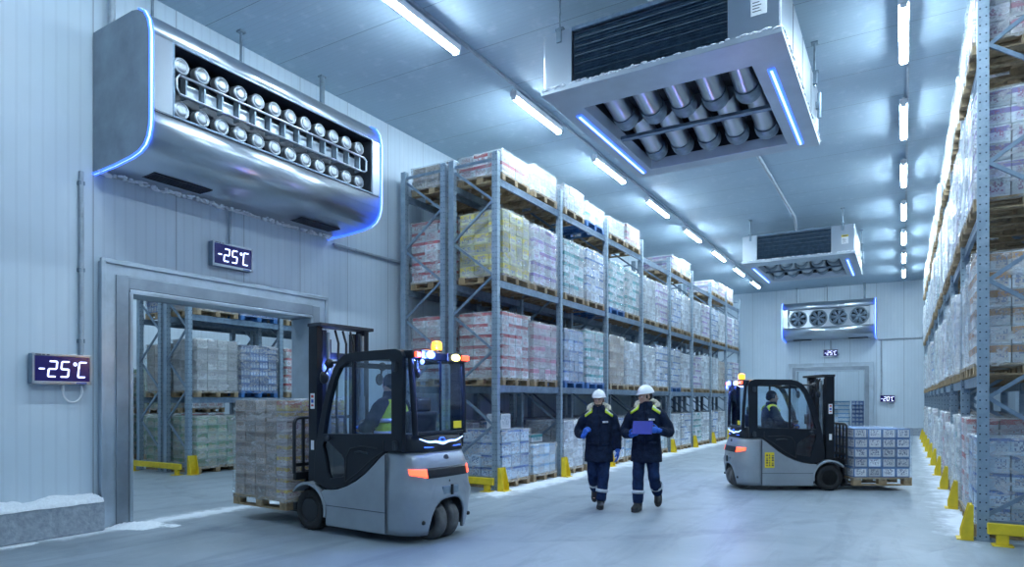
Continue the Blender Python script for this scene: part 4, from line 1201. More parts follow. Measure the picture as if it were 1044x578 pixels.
        for z in (1.03, 1.85):
            m = MB(); m.cyl((-1.375, s * .53, z - .05), (-1.375, s * .53, z + .05), .018, 10); m.bb(-1.405, -1.335, s * .512, s * .53, z - .04, z + .04); m.build('hinge', M['darkmetal'], d)
    # roof: frame, bars and clear panel
    m = MB(); m.prism([(-1.40, -.47), (-.66, -.47), (-.66, .47), (-1.40, .47)], 1.965, 2.03, 'xy', holes=[[(-1.30, -.38), (-.74, -.38), (-.74, .38), (-1.30, .38)]])
    rf = m.build('roof', K, o, bevel=.01)
    for i in range(5):
        y = -.28 + .14 * i; m = MB(); m.bb(-1.31, -.73, y - .018, y + .018, 1.97, 2.01); m.build('roof_bar', K, rf)
    m = MB(); m.bb(-1.30, -.74, -.38, .38, 2.014, 2.02); m.build('roof_pane', M['glass'], rf)
    m = MB(); m.bar((-.66, -.46, 1.985), (-.66, .46, 1.985), .12, .05); m.bar((-.53, -.46, 1.90), (-.53, .46, 1.90), .05, .06); m.bb(-.34, -.12, -.455, .455, .47, 1.02); m.build('front_cowl', K, o, bevel=.012)
    m = MB(); q = [(-.19, 1.02), (-.17, 1.02), (-.50, 1.90), (-.52, 1.90)]; m.prism(q, -.452, .452, 'xz'); m.build('windscreen', M['glass'], o)
    # rear: hood above the counterweight, rear window, light bar
    ring = []
    for z, ins in ((.958, .0), (1.0, .005), (1.10, .03), (1.145, .055)):
        ring.append([(x + ins * (1 if x < XS - .05 else 0), y * (1 - ins * .6), z) for x, y in plan(interp(XR, .96) - .01, .50, .28)])
    m = MB(); m.loft(ring); hd = m.build('rear_hood', K, o)
    m = MB(); sw = []
    for i in range(25):
        t = -1 + i / 12; y = t * .36
        xx = -1.575 + .05 * max(0, abs(t) - .55) ** 1.5
        sw.append((xx - .006, y, 1.045 + .05 * abs(t) ** 2.4 - .012 * math.cos(t * 9) * (1 - abs(t))))
    m.tube(sw, [.006 + .009 * (1 - abs(-1 + i / 12)) for i in range(25)], 8); m.build('light_swoosh', M['ledwhite'], hd)
    m = MB(); sp = []
    for i in range(26):
        a = -2.6 + 5.6 * i / 25; rr = .05 - .001 * i
        sp.append((-1.583, .012 + rr * math.cos(a) * 1.25, 1.082 + (rr * .55) * math.sin(a)))
    m.tube(sp, .006, 6); m.build('light_emblem', M['ledblue'], hd)
    m = MB(); m.tube([(-1.578, -.30, 1.004), (-1.584, 0, .992), (-1.578, .30, 1.004)], .007, 6); m.build('light_line', M['ledblue'], hd)
    for s in (-1, 1):
        m = MB(); m.tube([(-1.545, s * .405, 1.13), (-1.535, s * .42, 1.5), (-1.50, s * .43, 1.96)], [(.035, .03)] * 3, 8); m.build('rear_pillar', K, o)
        m = MB(); m.add([(-1.535, s * .425, 1.14), (-1.47, s * .475, 1.14), (-1.47, s * .475, 1.94), (-1.495, s * .435, 1.94)], [(0, 1, 2, 3)]); m.build('quarter_pane', M['glass'], o, solid=.006)
    m = MB(); m.prism([(-1.565, 1.14), (-1.555, 1.14), (-1.515, 1.93), (-1.525, 1.93)], -.40, .40, 'xz'); m.build('rear_pane', M['glass'], o)
    m = MB(); m.bb(-1.565, -1.53, -.42, .42, 1.13, 1.17); m.bb(-1.56, -1.36, -.46, .46, 1.93, 2.02); m.build('rear_bar', K, o, bevel=.014)
    m = MB(); m.bb(-1.545, -1.53, -.02, -.0, 1.16, 1.93); m.build('rear_divider', K, o)
    m = MB(); m.bb(-1.575, -1.57, -.33, -.19, 1.19, 1.27); m.build('yellow_sticker', M['yellowlabel'], o)
    # lamps on the rear bar
    def lampbox(nm, y0, y1, z0, z1, mt, x0=-1.60, x1=-1.561):
        m = MB(); m.bb(x0, x1, y0, y1, z0, z1); return m.build(nm, M[mt], o, bevel=.012)
    lampbox('red_lamp', .37, .44, 1.945, 2.005, 'redlamp'); lampbox('red_lamp', -.45, -.33, 1.945, 2.005, 'redlamp')
    lampbox('lamp_housing', .13, .36, 1.93, 2.03, 'black', -1.59, -1.561); lampbox('lamp_housing', -.32, -.08, 1.92, 2.02, 'black', -1.59, -1.561)
    m = MB(); m.ell((-1.60, .23, 1.98), (.03, .07, .042), 16, 10); m.build('blue_lamp', M['bluelamp'], o)
    m = MB(); m.ell((-1.60, .36, 1.90), (.02, .025, .03), 12, 8); m.build('blue_spot', M['bluelamp'], o)
    m = MB(); m.ell((-1.60, -.20, 1.97), (.03, .07, .04), 16, 10); m.build('yellow_lamp', M['yellamp'], o)
    m = MB(); m.lathe([(.06, 2.021), (.065, 2.04), (.05, 2.05)], (-1.45, -.05, 0), 'Z', 20); be = m.build('beacon_base', M['black'], o)
    m = MB(); m.lathe([(.052, 2.05), (.06, 2.07), (.057, 2.125), (.045, 2.145), (.001, 2.15)], (-1.45, -.05, 0), 'Z', 20); m.build('beacon', M['amber'], o)
    m = MB(); m.tube([(-1.50, .33, 1.93), (-1.50, .33, 1.85), (-1.53, .36, 1.80)], .016, 8); m.ell((-1.54, .36, 1.78), (.03, .03, .05), 10, 8); m.build('rear_camera', M['black'], o)
    # inside: floor, seat, steering
    m = MB(); m.bb(-1.2, -.34, -.45, .45, .40, .46); m.bb(-1.24, -.9, -.34, .34, .46, .80); m.build('cab_floor', M['black'], o)
    m = MB(); m.bb(-1.22, -.74, -.25, .25, .80, .875); st = m.build('seat', M['seat'], o, bevel=.03)
    m = MB(); m.box((-1.245, 0, 1.12), (.10, .46, .52), R=Matrix.Rotation(-.12, 4, 'Y')); m.box((-1.275, 0, 1.45), (.07, .26, .16)); m.build('seat_back', M['seat'], st, bevel=.03)
    m = MB(); m.tube([(-.36, 0, .9), (-.50, 0, 1.15)], .035, 10); m.build('steering_column', M['black'], o)
    m = MB(); c_ = Vector((-.52, 0, 1.17)); ax = Vector((-.55, 0, .83)).normalized(); e1 = Vector((0, 1, 0)); e2 = ax.cross(e1)
    m.tube([c_ + (e1 * math.cos(2 * PI * k / 24) + e2 * math.sin(2 * PI * k / 24)) * .165 for k in range(24)], .014, 8, closed=True)
    for k in range(3):
        a = 2 * PI * k / 3; m.cyl(c_, c_ + (e1 * math.cos(a) + e2 * math.sin(a)) * .16, .010, 6)
    m.ell(c_, (.04, .04, .03), 10, 8); m.build('steering_wheel', M['black'], o)
    m = MB(); m.tube([(-.32, -.33, 1.0), (-.34, -.34, 1.22)], .012, 6); m.box((-.35, -.34, 1.30), (.03, .12, .18)); m.build('console', M['black'], o)
    # mast
    for s in (-1, 1):
        m = MB()
        m.bb(-.02, .13, s * .37 - .04, s * .37 + .04, .10, mh)
        m.build('mast_rail', M['cab'], o, bevel=.006)
        m = MB(); m.bb(.0, .12, s * .28 - .03, s * .28 + .03, .14, mh - .07); m.bb(.05, .14, s * .235 - .012, s * .235 + .012, .14, mh - .07); m.build('inner_rail', M['darkmetal'], o)
        m = MB(); m.cyl((-.05, s * .27, .2), (-.05, s * .27, 1.55), .035, 12); m.cyl((-.05, s * .27, 1.55), (-.05, s * .27, mh - .1), .022, 12); m.build('lift_cylinder', M['galvdark'], o)
        m = MB(); m.bb(.03, .045, s * .17 - .018, s * .17 + .018, .45, mh - .17); m.build('lift_chain', M['darkmetal'], o)
        m = MB(); m.bb(.02, .09, s * .411, s * .414, 1.40, 1.58); lb = m.build('mast_label', M['label'], o)
        m = MB(); m.bb(.035, .075, s * .4142, s * .416, 1.53, 1.56); m.bb(.035, .075, s * .4142, s * .416, 1.43, 1.45); m.build('label_mark', M['redink'], lb)
        m = MB(); m.bb(.035, .075, s * .4142, s * .416, 1.47, 1.51); m.build('label_mark', M['blueink'], lb)
        m = MB(); m.bb(.03, .08, s * .411, s * .414, .92, 1.03); m.build('small_mast_label', M['label'], o)
        # work lamps on brackets at the top corner of the cab
        m = MB(); m.tube([(-.45, s * .40, 1.93), (-.30, s * .42, 1.93)], .016, 8); m.ell((-.25, s * .42, 1.92), (.05, .055, .055), 12, 8); m.ell((-.18, s * .44, 1.76), (.035, .06, .075), 12, 8); m.tube([(-.25, s * .42, 1.92), (-.2, s * .44, 1.80)], .012, 6); m.build('work_lamp', M['black'], o)
    m = MB(); m.bb(-.10, .14, -.42, .42, mh - .035, mh + .005); m.build('mast_top', M['darkmetal'], o, bevel=.006)
    m = MB(); m.bb(.0, .08, -.33, .33, mh - .40, mh - .33); m.bb(-.03, .02, -.33, .33, .95, 1.02); m.build('cross_member', M['darkmetal'], o)
    for y in (-.12, .0, .12):
        m = MB(); m.tube([(.0, y, mh - .06), (-.06, y, mh - .22), (-.05, y * 1.2, 1.4), (-.06, y, .7)], .014, 8); m.build('hose', M['black'], o)
    if front_blue:
        m = MB(); m.ell((.045, .30, mh - .55), (.03, .03, .03), 12, 8); m.build('blue_work_light', M['bluelamp'], o)
        l = bpy.data.lights.new('blue_mast_light', 'POINT'); l.energy = 16; l.color = (.12, .22, 1); l.shadow_soft_size = .03
        lo = bpy.data.objects.new('blue_mast_light', l); COL.objects.link(lo); lo.parent = o; lo.location = (-.06, .16, mh - .5)
    # carriage, load guard, forks
    m = MB()
    for z in (fz + .07, fz + .42): m.bb(.30, .345, -.46, .46, z, z + .09)
    for s in (-1, 1):
        m.bb(.14, .31, s * .22 - .03, s * .22 + .03, fz + .02, fz + .52)
    m.build('carriage', M['black'], o, bevel=.006)
    m = MB(); H = fz + 1.16
    m.tube([(.325, -.46, fz + .5), (.325, -.46, H - .07), (.325, -.44, H - .02), (.325, -.39, H), (.325, .39, H), (.325, .44, H - .02), (.325, .46, H - .07), (.325, .46, fz + .5)], .021, 8)
    for i in range(6):
        y = -.33 + .132 * i; m.bb(.312, .338, y - .015, y + .015, fz + .5, H)
    m.bb(.31, .34, -.46, .46, fz + .58, fz + .62); m.build('load_guard', M['black'], o)
    for s in (-1, 1):
        m = MB(); y = s * .22
        m.prism([(.35, fz), (1.40, fz + .008), (1.40, fz + .018), (1.0, fz + .03), (.375, fz + .04), (.375, fz + .52), (.35, fz + .52)], y - .055, y + .055, 'xz'); m.build('fork', M['black'], o)
    # wheels
    for s in (-1, 1): wheel('front_wheel', o, 0, s * .42, .235, .17, s)
    for s in (-1, 1): wheel('rear_wheel', o, -1.47, s * .10, .215, .13, s, 'rubbergrey', 'darkmetal')
    m = MB(); m.cyl((0, -.34, .235), (0, .34, .235), .06, 12); m.cyl((-1.46, -.15, .215), (-1.46, .15, .215), .04, 10); m.bb(-1.53, -1.39, -.013, .013, .2, .47); m.build('axle', M['black'], o)
    if side_label:
        s = side_label
        m = MB(); m.bb(-1.19, -1.02, s * .531, s * .536, .42, .70); lb = m.build('warning_label', M['yellowlabel'], o)
        m = MB()
        for i in range(3):
            for k in range(5):
                m.bb(-1.165 + .05 * i, -1.165 + .05 * i + (.03, .018, .034)[i], s * .5362, s * .538, .45 + .045 * k, .45 + .045 * k + (.03 if (i + k) % 3 else .018))
        m.build('label_print', M['ink'], lb)
    # light thrown by the lamps
    for nm, p, col, e, rad in (('blue_light', (-1.68, .26, 1.97), (.12, .22, 1), 38, .05), ('amber_light', (-1.45, -.05, 2.24), (1, .5, .08), 9, .05)):
        l = bpy.data.lights.new(nm, 'POINT'); l.energy = e * sc; l.color = col; l.shadow_soft_size = rad
        lo = bpy.data.objects.new(nm, l); COL.objects.link(lo); lo.parent = o; lo.location = p
    return o
F1R = math.radians(177); F2R = math.radians(30)
F1 = forklift('grey and black forklift in the foreground, seen from behind its tail lights, driver in hi-vis', (-6.462, 6.409, 0), F1R, 1.1, .13, 0, 2.40, True)
F2 = forklift('grey and black forklift farther off in the aisle, yellow label on its side', (-1.41, 13.70, 0), F2R, 1.0, .055, -1)
def in_fork(loc, rz, sc, p):
    return (loc[0] + sc * (p[0] * math.cos(rz) - p[1] * math.sin(rz)), loc[1] + sc * (p[0] * math.sin(rz) + p[1] * math.cos(rz)), loc[2] + sc * p[2])
# loads on the forks
p = in_fork((-6.462, 6.409, 0), F1R, 1.1, (.99, .0, 0))
o = thing('pallet_load', 'tall stack of film-wrapped grey-brown cartons on the forks of the foreground forklift', 'pallet load', (p[0], p[1], .19), F1R)
make_load(o, 'greybrown', 1.18, 1.04, 5, 4, 9, .146, True, random.Random(3), 'wood', 'film', None, 2)
# the cases next to the mast are printed red and gold
for ch in list(o.children):
    if ch.name.startswith('carton') and ch.location.x < -.42:
        ch.data = carton_mesh('gold' if ch.location.z > 1.25 else 'snack', (1.14 / 5 - .012, 1.0 / 4 - .012, .14))

p2 = in_fork((-1.41, 13.70, 0), F2R, 1.0, (.945, .0, 0))
o = thing('pallet_load', 'square stack of blue and white printed cases on the forks of the farther forklift', 'pallet load', (p2[0], p2[1], .098), F2R)
make_load(o, 'case', 1.06, 1.06, 4, 4, 5, .178, True, random.Random(8), 'wood', 'filmthin', None, 1)

# ------------------------------------------------------------------ people
def hand_mb(mb, wrist, d, nrm, curl, mir, s=1.0, splay=.0):
    """five fingers on a palm; d = wrist to knuckles, nrm = the way the palm faces, mir = +1 thumb on the side n x d"""
    d = Vector(d).normalized(); nrm = Vector(nrm); nrm = (nrm - d * nrm.dot(d)).normalized()
    sd = nrm.cross(d) * mir
    w = Vector(wrist)
    R = Matrix((d, sd, nrm)).transposed().to_4x4()
    mb.ell((0, 0, 0), (.056 * s, .044 * s, .020 * s), 14, 8, M=Matrix.Translation(w + d * .05 * s) @ R)
    mb.tube([w - d * .03 * s, w + d * .02 * s], [.034 * s, .032 * s], 10)
    for k, (off, ln) in enumerate(((.031, .92), (.0105, 1.0), (-.0105, .95), (-.031, .78))):
        p = w + d * (.088 - (.006 if k in (0, 3) else 0)) * s + sd * off * s
        pts = [p - d * .03 * s, p]
        a = 0
        for seg, cu in ((.042, .75), (.029, 1.0), (.022, .8)):
            a += curl * cu
            dirv = d * math.cos(a) + nrm * math.sin(a)
            p = p + dirv * seg * ln * s; pts.append(p)
        mb.tube(pts, [.0105 * s, .0115 * s, .0105 * s, .0095 * s, .007 * s], 8)
    # thumb from the side of the palm near the wrist
    p = w + d * .022 * s + sd * .030 * s
    q1 = p + (d * .55 + sd * .65 + nrm * (.25 + .3 * curl)).normalized() * .042 * s
    q2 = q1 + (d * .85 + sd * (.35 - .55 * curl * .6) + nrm * (.3 + .5 * curl)).normalized() * .034 * s
    q3 = q2 + (d * .9 + sd * (.1 - .5 * curl * .6) + nrm * (.3 + .5 * curl)).normalized() * .024 * s
    mb.tube([p - sd * .012 * s, p, q1, q2, q3], [.013 * s, .0145 * s, .013 * s, .0115 * s, .008 * s], 8)

def smooth_path(pts, rs, n=6):
    P = []; Rr = []
    m = len(pts)
    for i in range(m - 1):
        p0 = Vector(pts[max(i - 1, 0)]); p1 = Vector(pts[i]); p2 = Vector(pts[i + 1]); p3 = Vector(pts[min(i + 2, m - 1)])
        for k in range(n):
            t = k / n
            P.append(.5 * ((2 * p1) + (p2 - p0) * t + (2 * p0 - 5 * p1 + 4 * p2 - p3) * t * t + (3 * p1 - p0 - 3 * p2 + p3) * t ** 3))
            Rr.append(lerp(rs[i], rs[i + 1], t))
    P.append(Vector(pts[-1])); Rr.append(rs[-1])
    return P, Rr

def ering(c, rx, ry, n=24, pw=2.4):
    q = []
    for k in range(n):
        a = 2 * PI * k / n; ca, sa = math.cos(a), math.sin(a)
        q.append((c[0] + rx * math.copysign(abs(ca) ** (2 / pw), ca), c[1] + ry * math.copysign(abs(sa) ** (2 / pw), sa), c[2]))
    return q

def person(label, loc, rz, sc, J, kind, head_yaw=0, head_pitch=0, group=None):
    """J: joints. kind: walker | driver. Local x forward, y to the person's left."""
    o = thing('person', label, 'person', loc, rz, group, sc)
    dz = J.get('dz', 0)
    def Z(p): return (p[0], p[1], p[2] + dz)
    HM = Matrix.Translation((J.get('hx', .02), 0, 1.55 + dz)) @ Matrix.Rotation(head_yaw, 4, 'Z') @ Matrix.Rotation(head_pitch, 4, 'Y') @ Matrix.Translation((0, 0, -1.55))
    # ---- the body: one continuous figure
    b = MB()
    rings = [ering((0, 0, z + dz), rx, ry) for z, rx, ry in ((.86, .09, .15), (.95, .11, .165), (1.08, .10, .15), (1.22, .105, .165), (1.36, .105, .18), (1.44, .085, .16), (1.49, .055, .08))]
    b.loft(rings)
    for s, a in ((1, 'l'), (-1, 'r')):
        P, R_ = smooth_path([(0, s * .13, 1.42 + dz), Z(J['sh_' + a]), J['el_' + a], J['wr_' + a]], [.055, .052, .042, .03]); b.tube(P, R_, 12)
        P, R_ = smooth_path([(0, s * .08, .95 + dz), J['hip_' + a], J['kn_' + a], J['an_' + a]], [.085, .085, .058, .042]); b.tube(P, R_, 12)
        f = Vector(J['ft_' + a]); an = Vector(J['an_' + a]); dn = Vector((0, 0, -.035)); b.tube([an, an + f * .4 + dn, an + f * .9 + dn], [.038, .03, .022], 10)
    b.tube([(0, 0, 1.44 + dz), (.008, 0, 1.50 + dz), tuple(HM @ Vector((.01, 0, 1.58)))], [.06, .053, .052], 14)
    for c, r in (((.0, 0, 1.675), (.098, .077, .105)), ((.032, 0, 1.63), (.066, .062, .085)), ((.05, 0, 1.585), (.046, .046, .036)), ((.083, 0, 1.668), (.017, .05, .011)), ((.093, 0, 1.598), (.010, .023, .007)), ((.092, 0, 1.589), (.009, .02, .007)), ((.083, 0, 1.565), (.018, .022, .015)),
                 ((-.004, .076, 1.638), (.02, .011, .032)), ((-.004, -.076, 1.638), (.02, .011, .032)), ((.072, .036, 1.632), (.018, .018, .02)), ((.072, -.036, 1.632), (.018, .018, .02))):
        b.ell(c, r, 16, 10, M=HM)
    b2 = MB(); b2.tube([(.094, 0, 1.662), (.106, 0, 1.645), (.116, 0, 1.627), (.104, 0, 1.617)], [.008, .010, .0145, .010], 10)
    b.add(b2.v, b2.f, True, 0, HM)
    for s, a, in ((1, 'l'), (-1, 'r')):
        hd = J['hand_' + a]; hand_mb(b, J['wr_' + a], hd[0], hd[1], hd[2], s * hd[3], .96)
    b.build('body', M['skin'], o, remesh=.0075, smooth_it=2)
    # eyes, brows, hair
    for s in (-1, 1):
        m = MB(); m.ell((.088, s * .031, 1.650), (.009, .012, .006), 10, 6, M=HM); m.build('eye', M['white'], o)
        m = MB(); m.ell((.0945, s * .031, 1.650), (.004, .005, .005), 8, 6, M=HM); m.build('iris', M['ink'], o)
        m = MB(); m.ell((.096, s * .033, 1.668), (.006, .019, .004), 10, 6, M=HM); m.build('eyebrow', M['hair'], o)
    hm = MB()
    if kind == 'walker':
        for c, r in (((-.025, 0, 1.655), (.083, .079, .075)), ((.02, .07, 1.645), (.014, .012, .035)), ((.02, -.07, 1.645), (.014, .012, .035))): hm.ell(c, r, 18, 10, M=HM)
        hm.build('hair', M['hair'], o, remesh=.01, smooth_it=2)
        if J.get('beard'):
            m = MB()
            for c, r in (((.058, 0, 1.573), (.046, .049, .028)), ((.03, .05, 1.60), (.03, .017, .035)), ((.03, -.05, 1.60), (.03, .017, .035)), ((.098, 0, 1.611), (.009, .024, .005))): m.ell(c, r, 14, 8, M=HM)
            m.build('beard', M['hair'], o, remesh=.007, smooth_it=2)
        # helmet
        m = MB(); rings = []
        for i in range(9):
            t = PI / 2 * i / 8.3
            rings.append([tuple(HM @ Vector(q)) for q in ering((-.005, 0, 1.698 + .112 * math.sin(t)), .128 * math.cos(t), .104 * math.cos(t), 28, 2.1)])
        m.loft(rings)
        he = m.build('helmet', M['helmet'], o)
        m = MB(); r0 = []; r1 = []; r2 = []
        for k in range(36):
            a = 2 * PI * k / 36; fx = .03 * max(0, math.cos(a)) ** 1.5
            r0.append(tuple(HM @ Vector((-.005 + .124 * math.cos(a), .100 * math.sin(a), 1.706))))
            r1.append(tuple(HM @ Vector((-.005 + (.142 + fx) * math.cos(a), (.114) * math.sin(a), 1.692 - fx * .35))))
            r2.append(tuple(HM @ Vector((-.005 + .12 * math.cos(a), .096 * math.sin(a), 1.688))))
        m.loft([r0, r1, r2], caps=False); m.build('brim', M['helmet'], he)
        m = MB(); m.tube([tuple(HM @ Vector((-.005 + .124 * math.cos(a), 0, 1.70 + .112 * math.sin(a)))) for a in [PI * (.15 + .7 * k / 12) for k in range(13)]], [(.018, .006)] * 13, 8); m.build('ridge', M['helmet'], he)
    else:
        for c, r in (((-.01, 0, 1.70), (.098, .083, .088)), ((-.05, 0, 1.65), (.065, .074, .06)), ((.0, .075, 1.66), (.04, .014, .045)), ((.0, -.075, 1.66), (.04, .014, .045))): hm.ell(c, r, 18, 10, M=HM)
        hm.build('knit_cap', M['navy'], o, remesh=.01, smooth_it=3)
    # ---- jacket
    j = MB(); hem = .70 if kind == 'walker' else .93
    prof = [(hem, .186 if kind == 'walker' else .15, .226), (.85, .168, .220), (.95, .152, .208), (1.08, .142, .203), (1.2, .150, .210), (1.32, .150, .208), (1.40, .132, .190), (1.455, .108, .145), (1.50, .092, .105), (1.55, .088, .092), (1.575, .082, .086)]
    prof = [p for p in prof if p[0] >= hem]
    j.loft([ering((.0 + (.012 if z > 1.48 else 0), 0, z + dz), rx, ry, 28) for z, rx, ry in prof])
    for s, a in ((1, 'l'), (-1, 'r')):
        wr = Vector(J['wr_' + a]); el = Vector(J['el_' + a]); end = wr - (wr - el).normalized() * .01
        P, R_ = smooth_path([(0, s * .10, 1.415 + dz), Z(J['sh_' + a]), el, end], [.088, .092, .080, .056], 7)
        rr = random.Random(int(s + 5) + int(abs(loc[0]) * 10))
        R_ = [r * (1 + .05 * math.sin(i * 1.7 + s) + rr.uniform(-.02, .02)) for i, r in enumerate(R_)]
        j.tube(P, R_, 16)
    ja = j.build('jacket', M['navy'], o, remesh=.013, smooth_it=3)
    m = MB(); m.tube([(.150 + .0 * z, 0, z + dz) for z in (hem + .01, .95, 1.1, 1.25, 1.36)] + [(.125, 0, 1.43 + dz), (.105, 0, 1.5 + dz), (.098, 0, 1.56 + dz)], [(.007, .024)] * 8, 8); m.build('placket', M['navy'], ja)
    if kind == 'walker':
        for s in (-1, 1):
            m = MB(); m.box((.148, s * .115, .98 + dz), (.02, .13, .025), R=Matrix.Rotation(s * .35, 4, 'Z')); m.build('pocket_flap', M['navy'], ja, bevel=.006)
        m = MB(); m.box((.156, .10, 1.315 + dz), (.008, .085, .026), R=Matrix.Rotation(.28, 4, 'Z')); lb = m.build('chest_badge', M['label'], ja)
        m = MB()
        for k in range(6): m.box((.161, .072 + k * .011, 1.315 + dz), (.002, .006, .012 + .005 * (k % 2)), R=Matrix.Rotation(.28, 4, 'Z'))
        m.build('badge_print', M['ink'], lb)
    if kind == 'driver_vest':
        v = MB(); v.loft([ering((0, 0, z + dz), rx + .012, ry + .012, 28) for z, rx, ry in prof if z < 1.42] + [ering((0, 0, 1.475 + dz), .117, .145, 28)])
        ve = v.build('hi_vis_vest', M['hivis'], o, remesh=.014, smooth_it=2)
        for z in (1.05, 1.2):
            m = MB(); m.loft([ering((0, 0, z + dz + q), .164, .224, 28) for q in (0, .05)], caps=False); m.build('reflective_band', M['reflect'], ve, solid=-.006)
    else:
        for s in (-1, 1):
            # hi-vis yoke over the shoulder
            vs = []; nn, mm = 9, 6
            for a in range(nn + 1):
                for k in range(mm + 1):
                    th = lerp(-.95, 1.05, a / nn); t = k / mm
                    y = s * lerp(.105, .215, t); r_ = lerp(.112, .103, t); zc = lerp(1.412, 1.352, t)
                    vs.append((r_ * math.sin(th) * 1.22, y, zc + dz + r_ * math.cos(th) * lerp(1.02, .92, t)))
            fs = [(a * (mm + 1) + k, a * (mm + 1) + k + 1, (a + 1) * (mm + 1) + k + 1, (a + 1) * (mm + 1) + k) for a in range(nn) for k in range(mm)]
            m = MB(); m.add(vs, fs, True); m.build('shoulder_patch', M['hivis'], ja, solid=.02)
            vs2 = []
            for k in range(mm + 1):
                t = k / mm; y = s * lerp(.105, .215, t); r_ = lerp(.116, .107, t); zc = lerp(1.412, 1.352, t)
                for th in (.52, .72): vs2.append((r_ * math.sin(th) * 1.22, y, zc + dz + r_ * math.cos(th) * lerp(1.02, .92, t)))
            m = MB(); m.add(vs2, [(2 * k, 2 * k + 2, 2 * k + 3, 2 * k + 1) for k in range(mm)], True); m.build('reflective_band', M['reflect'], ja, solid=.006)
    if kind == 'walker':
        m = MB(); P = [(-.0, .125, 1.475), (-.05, .145, 1.51), (-.11, .11, 1.545), (-.14, .0, 1.56), (-.11, -.11, 1.545), (-.05, -.145, 1.51), (-.0, -.125, 1.475)]
        P2, R_ = smooth_path([(x, y, z + dz) for x, y, z in P], [.03, .048, .055, .06, .055, .048, .03], 5)
        rr = random.Random(3); R_ = [r * rr.uniform(.9, 1.12) for r in R_]
        m.tube(P2, R_, 12); m.build('fur_hood', M['fur'], o)
    # ---- trousers, bands, boots
    t = MB(); t.loft([ering((0, 0, z + dz), rx, ry, 20) for z, rx, ry in ((.84, .10, .15), (.92, .125, .18), (1.0, .13, .185))])
    for s, a in ((1, 'l'), (-1, 'r')):
        an = Vector(J['an_' + a]); kn = Vector(J['kn_' + a]); e = an + (kn - an).normalized() * .02
        P, R_ = smooth_path([(0, s * .085, .96 + dz), J['hip_' + a], kn, e], [.10, .100, .084, .076], 8)
        R_ = [r * (1 + .045 * math.sin(i * 1.9 + s * 2)) for i, r in enumerate(R_)]
        t.tube(P, R_, 16)
    tr = t.build('trousers', M['navytrouser'], o, remesh=.013, smooth_it=3)
    for s, a in ((1, 'l'), (-1, 'r')):
        an = Vector(J['an_' + a]); kn = Vector(J['kn_' + a])
        if kind == 'walker':
            m = MB(); p0 = lerp(kn, an, .50); p1 = lerp(kn, an, .62); m.tube([p0, p1], [.093, .089], 20, caps=False); m.build('reflective_band', M['reflect'], tr, solid=-.006)
        f = Vector(J['ft_' + a]); up = (kn - an).normalized(); fd = f.normalized()
        sd = up.cross(fd).normalized(); nu = fd.cross(sd).normalized()
        R = Matrix((fd, sd, nu)).transposed().to_4x4(); B = Matrix.Translation(an) @ R
        m = MB()
        P = [an + up * .15, an + up * .03, an - nu * .02]
        m.tube([tuple(q) for q in P], [.072, .066, .060], 14)
        m.ell((.05, 0, -.03), (.125, .054, .058), 16, 10, M=B); m.ell((.118, 0, -.04), (.07, .056, .046), 14, 8, M=B); m.ell((-.035, 0, -.03), (.055, .048, .056), 12, 8, M=B)
        m.loft([[tuple(B @ Vector(q)) for q in [(x, y, z_) for x, y, _ in ering((.055, 0, 0), .138, .057, 22, 2.6)]] for z_ in (-.088, -.062)])
        m.build('boot', M['boot'], o, remesh=.008, smooth_it=2)
    # ---- gloves
    for s, a in ((1, 'l'), (-1, 'r')):
        hd = J['hand_' + a]; m = MB()
        hand_mb(m, J['wr_' + a], hd[0], hd[1], hd[2], s * hd[3], 1.14)
        wr = Vector(J['wr_' + a]); dd = Vector(hd[0]).normalized()
        m.tube([wr - dd * .045, wr + dd * .01], [.045, .038], 12)
        m.build('glove', M['glove'], o, remesh=.0055, smooth_it=2)
    return o
def joints(**k):
    J = dict(sh_l=(0, .195, 1.375), sh_r=(0, -.195, 1.375))
    J.update(k); return J
JA = joints(el_r=(-.07, -.315, 1.15), wr_r=(.165, -.225, 1.115), hand_r=((.45, .35, .62), (-.55, .6, .1), 1.05, 1),
            el_l=(-.04, .265, 1.12), wr_l=(.05, .285, .875), hand_l=((.12, .02, -1), (.1, -1, 0), .45, 1),
            hip_l=(.0, .09, .90), kn_l=(.10, .075, .50), an_l=(.10, .03, .092), ft_l=(.14, .0, -.01),
            hip_r=(.0, -.09, .90), kn_r=(.03, -.095, .51), an_r=(-.27, -.07, .235), ft_r=(.10, -.01, -.12), beard=True)
JB = joints(el_r=(-.03, -.315, 1.13), wr_r=(.215, -.175, 1.095), hand_r=((.72, .62, .12), (-.1, .25, 1), .75, 1),
            el_l=(-.02, .325, 1.14), wr_l=(.235, .20, 1.165), hand_l=((.6, -.72, .12), (-.75, -.55, .1), .45, 1),
            hip_l=(.0, .09, .90), kn_l=(.05, .115, .50), an_l=(-.22, .13, .215), ft_l=(.11, .01, -.10),
            hip_r=(.0, -.09, .90), kn_r=(.11, -.10, .50), an_r=(.13, -.10, .092), ft_r=(.14, -.03, -.01))
A = person('walking person in white helmet and navy coat, one gloved fist held at the chest', (-4.05, 9.42, .004), math.radians(-68), 1.0, JA, 'walker', head_yaw=math.radians(-8), head_pitch=.03)
B = person('walking person in white helmet and navy coat, looking aside and holding a blue clipboard', (-3.33, 9.54, .004), math.radians(-80), 1.035, JB, 'walker', head_yaw=math.radians(-48), head_pitch=.10)
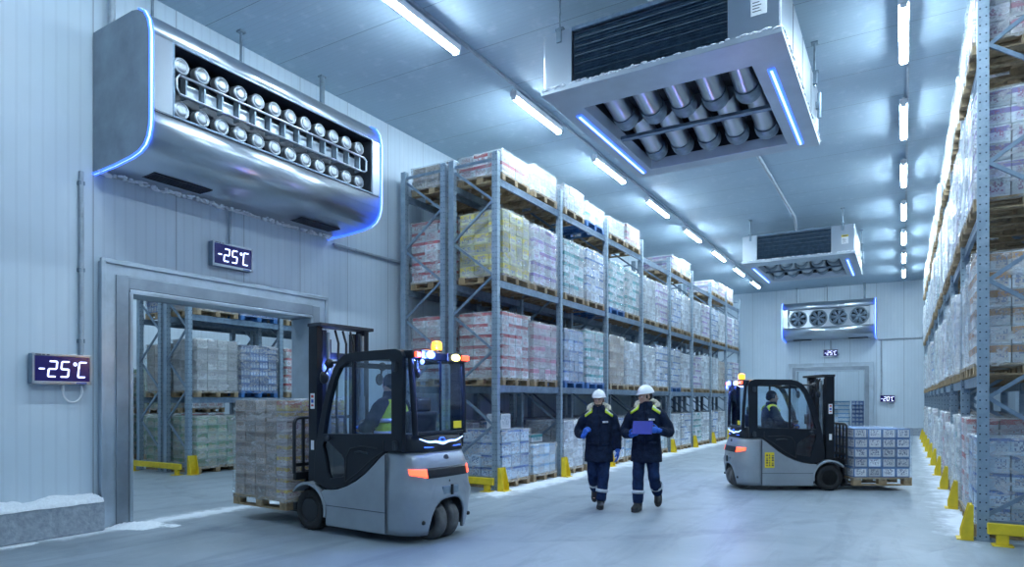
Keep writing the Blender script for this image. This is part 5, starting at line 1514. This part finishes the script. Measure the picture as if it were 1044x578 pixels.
# clipboard held in front of the chest
def clipboard(base, rz, sc, c):
    q = in_fork(base, rz, sc, c)
    o = thing('clipboard', 'blue clipboard held in both gloved hands of the second walker', 'clipboard', q, rz)
    o.rotation_euler = (0, math.radians(-32), rz)
    m = MB(); m.bb(-.004, .004, -.145, .145, -.11, .11); m.build('board', M['clip'], o, bevel=.003)
    m = MB(); m.bb(-.012, -.0045, -.125, .125, -.095, .08); m.build('paper_sheet', M['label'], o)
    m = MB(); m.bb(-.02, -.0125, -.05, .05, .07, .105); m.cyl((-.018, -.05, .10), (-.018, .05, .10), .008, 8); m.build('clip', M['galv'], o)
    return o
clipboard((-3.33, 9.54, .004), math.radians(-80), 1.035, (.335, .0, 1.205))
def seated(dz, hx, hands):
    return joints(dz=dz, hx=.03, el_r=(.10, -.29, 1.16 + dz), wr_r=(.36, -.14, 1.13 + dz), hand_r=((.9, .1, .05), (.1, .2, -1), 1.0, 1),
                  el_l=(.10, .29, 1.16 + dz), wr_l=(.36, .14, 1.13 + dz), hand_l=((.9, -.1, .05), (.1, -.2, -1), 1.0, 1),
                  hip_l=(.06, .10, .92 + dz), kn_l=(.45, .14, .93 + dz), an_l=(.52, .14, .56), ft_l=(.13, .02, .01),
                  hip_r=(.06, -.10, .92 + dz), kn_r=(.45, -.14, .93 + dz), an_r=(.52, -.14, .56), ft_r=(.13, -.02, .01))
q = in_fork((-6.462, 6.409, 0), F1R, 1.1, (-.82, 0, .0))
person('seated driver in yellow hi-vis vest and dark cap at the wheel of the foreground forklift', (q[0], q[1], .05), F1R, 1.05, seated(.06, 0, 0), 'driver_vest', head_yaw=math.radians(-4))
q = in_fork((-1.41, 13.70, 0), F2R, 1.0, (-.89, 0, .0))
person('seated driver in blue coat and dark cap in the farther forklift', (q[0], q[1], .0), F2R, 1.0, seated(.05, 0, 0), 'driver', head_yaw=math.radians(-4))

# ------------------------------------------------------------------ world and view
w = bpy.data.worlds.new('world'); scene.world = w; w.use_nodes = True
bg = [n for n in w.node_tree.nodes if n.type == 'BACKGROUND'][0]
bg.inputs[0].default_value = (.35, .5, .7, 1); bg.inputs[1].default_value = .05
vs_ = scene.view_settings
vs_.view_transform = 'Standard'; vs_.look = 'None'; vs_.gamma = 1; vs_.use_curve_mapping = False
vs_.exposure = 0.50
try:
    scene.cycles.transparent_max_bounces = 12; scene.cycles.max_bounces = 10; scene.cycles.diffuse_bounces = 5
except Exception: pass
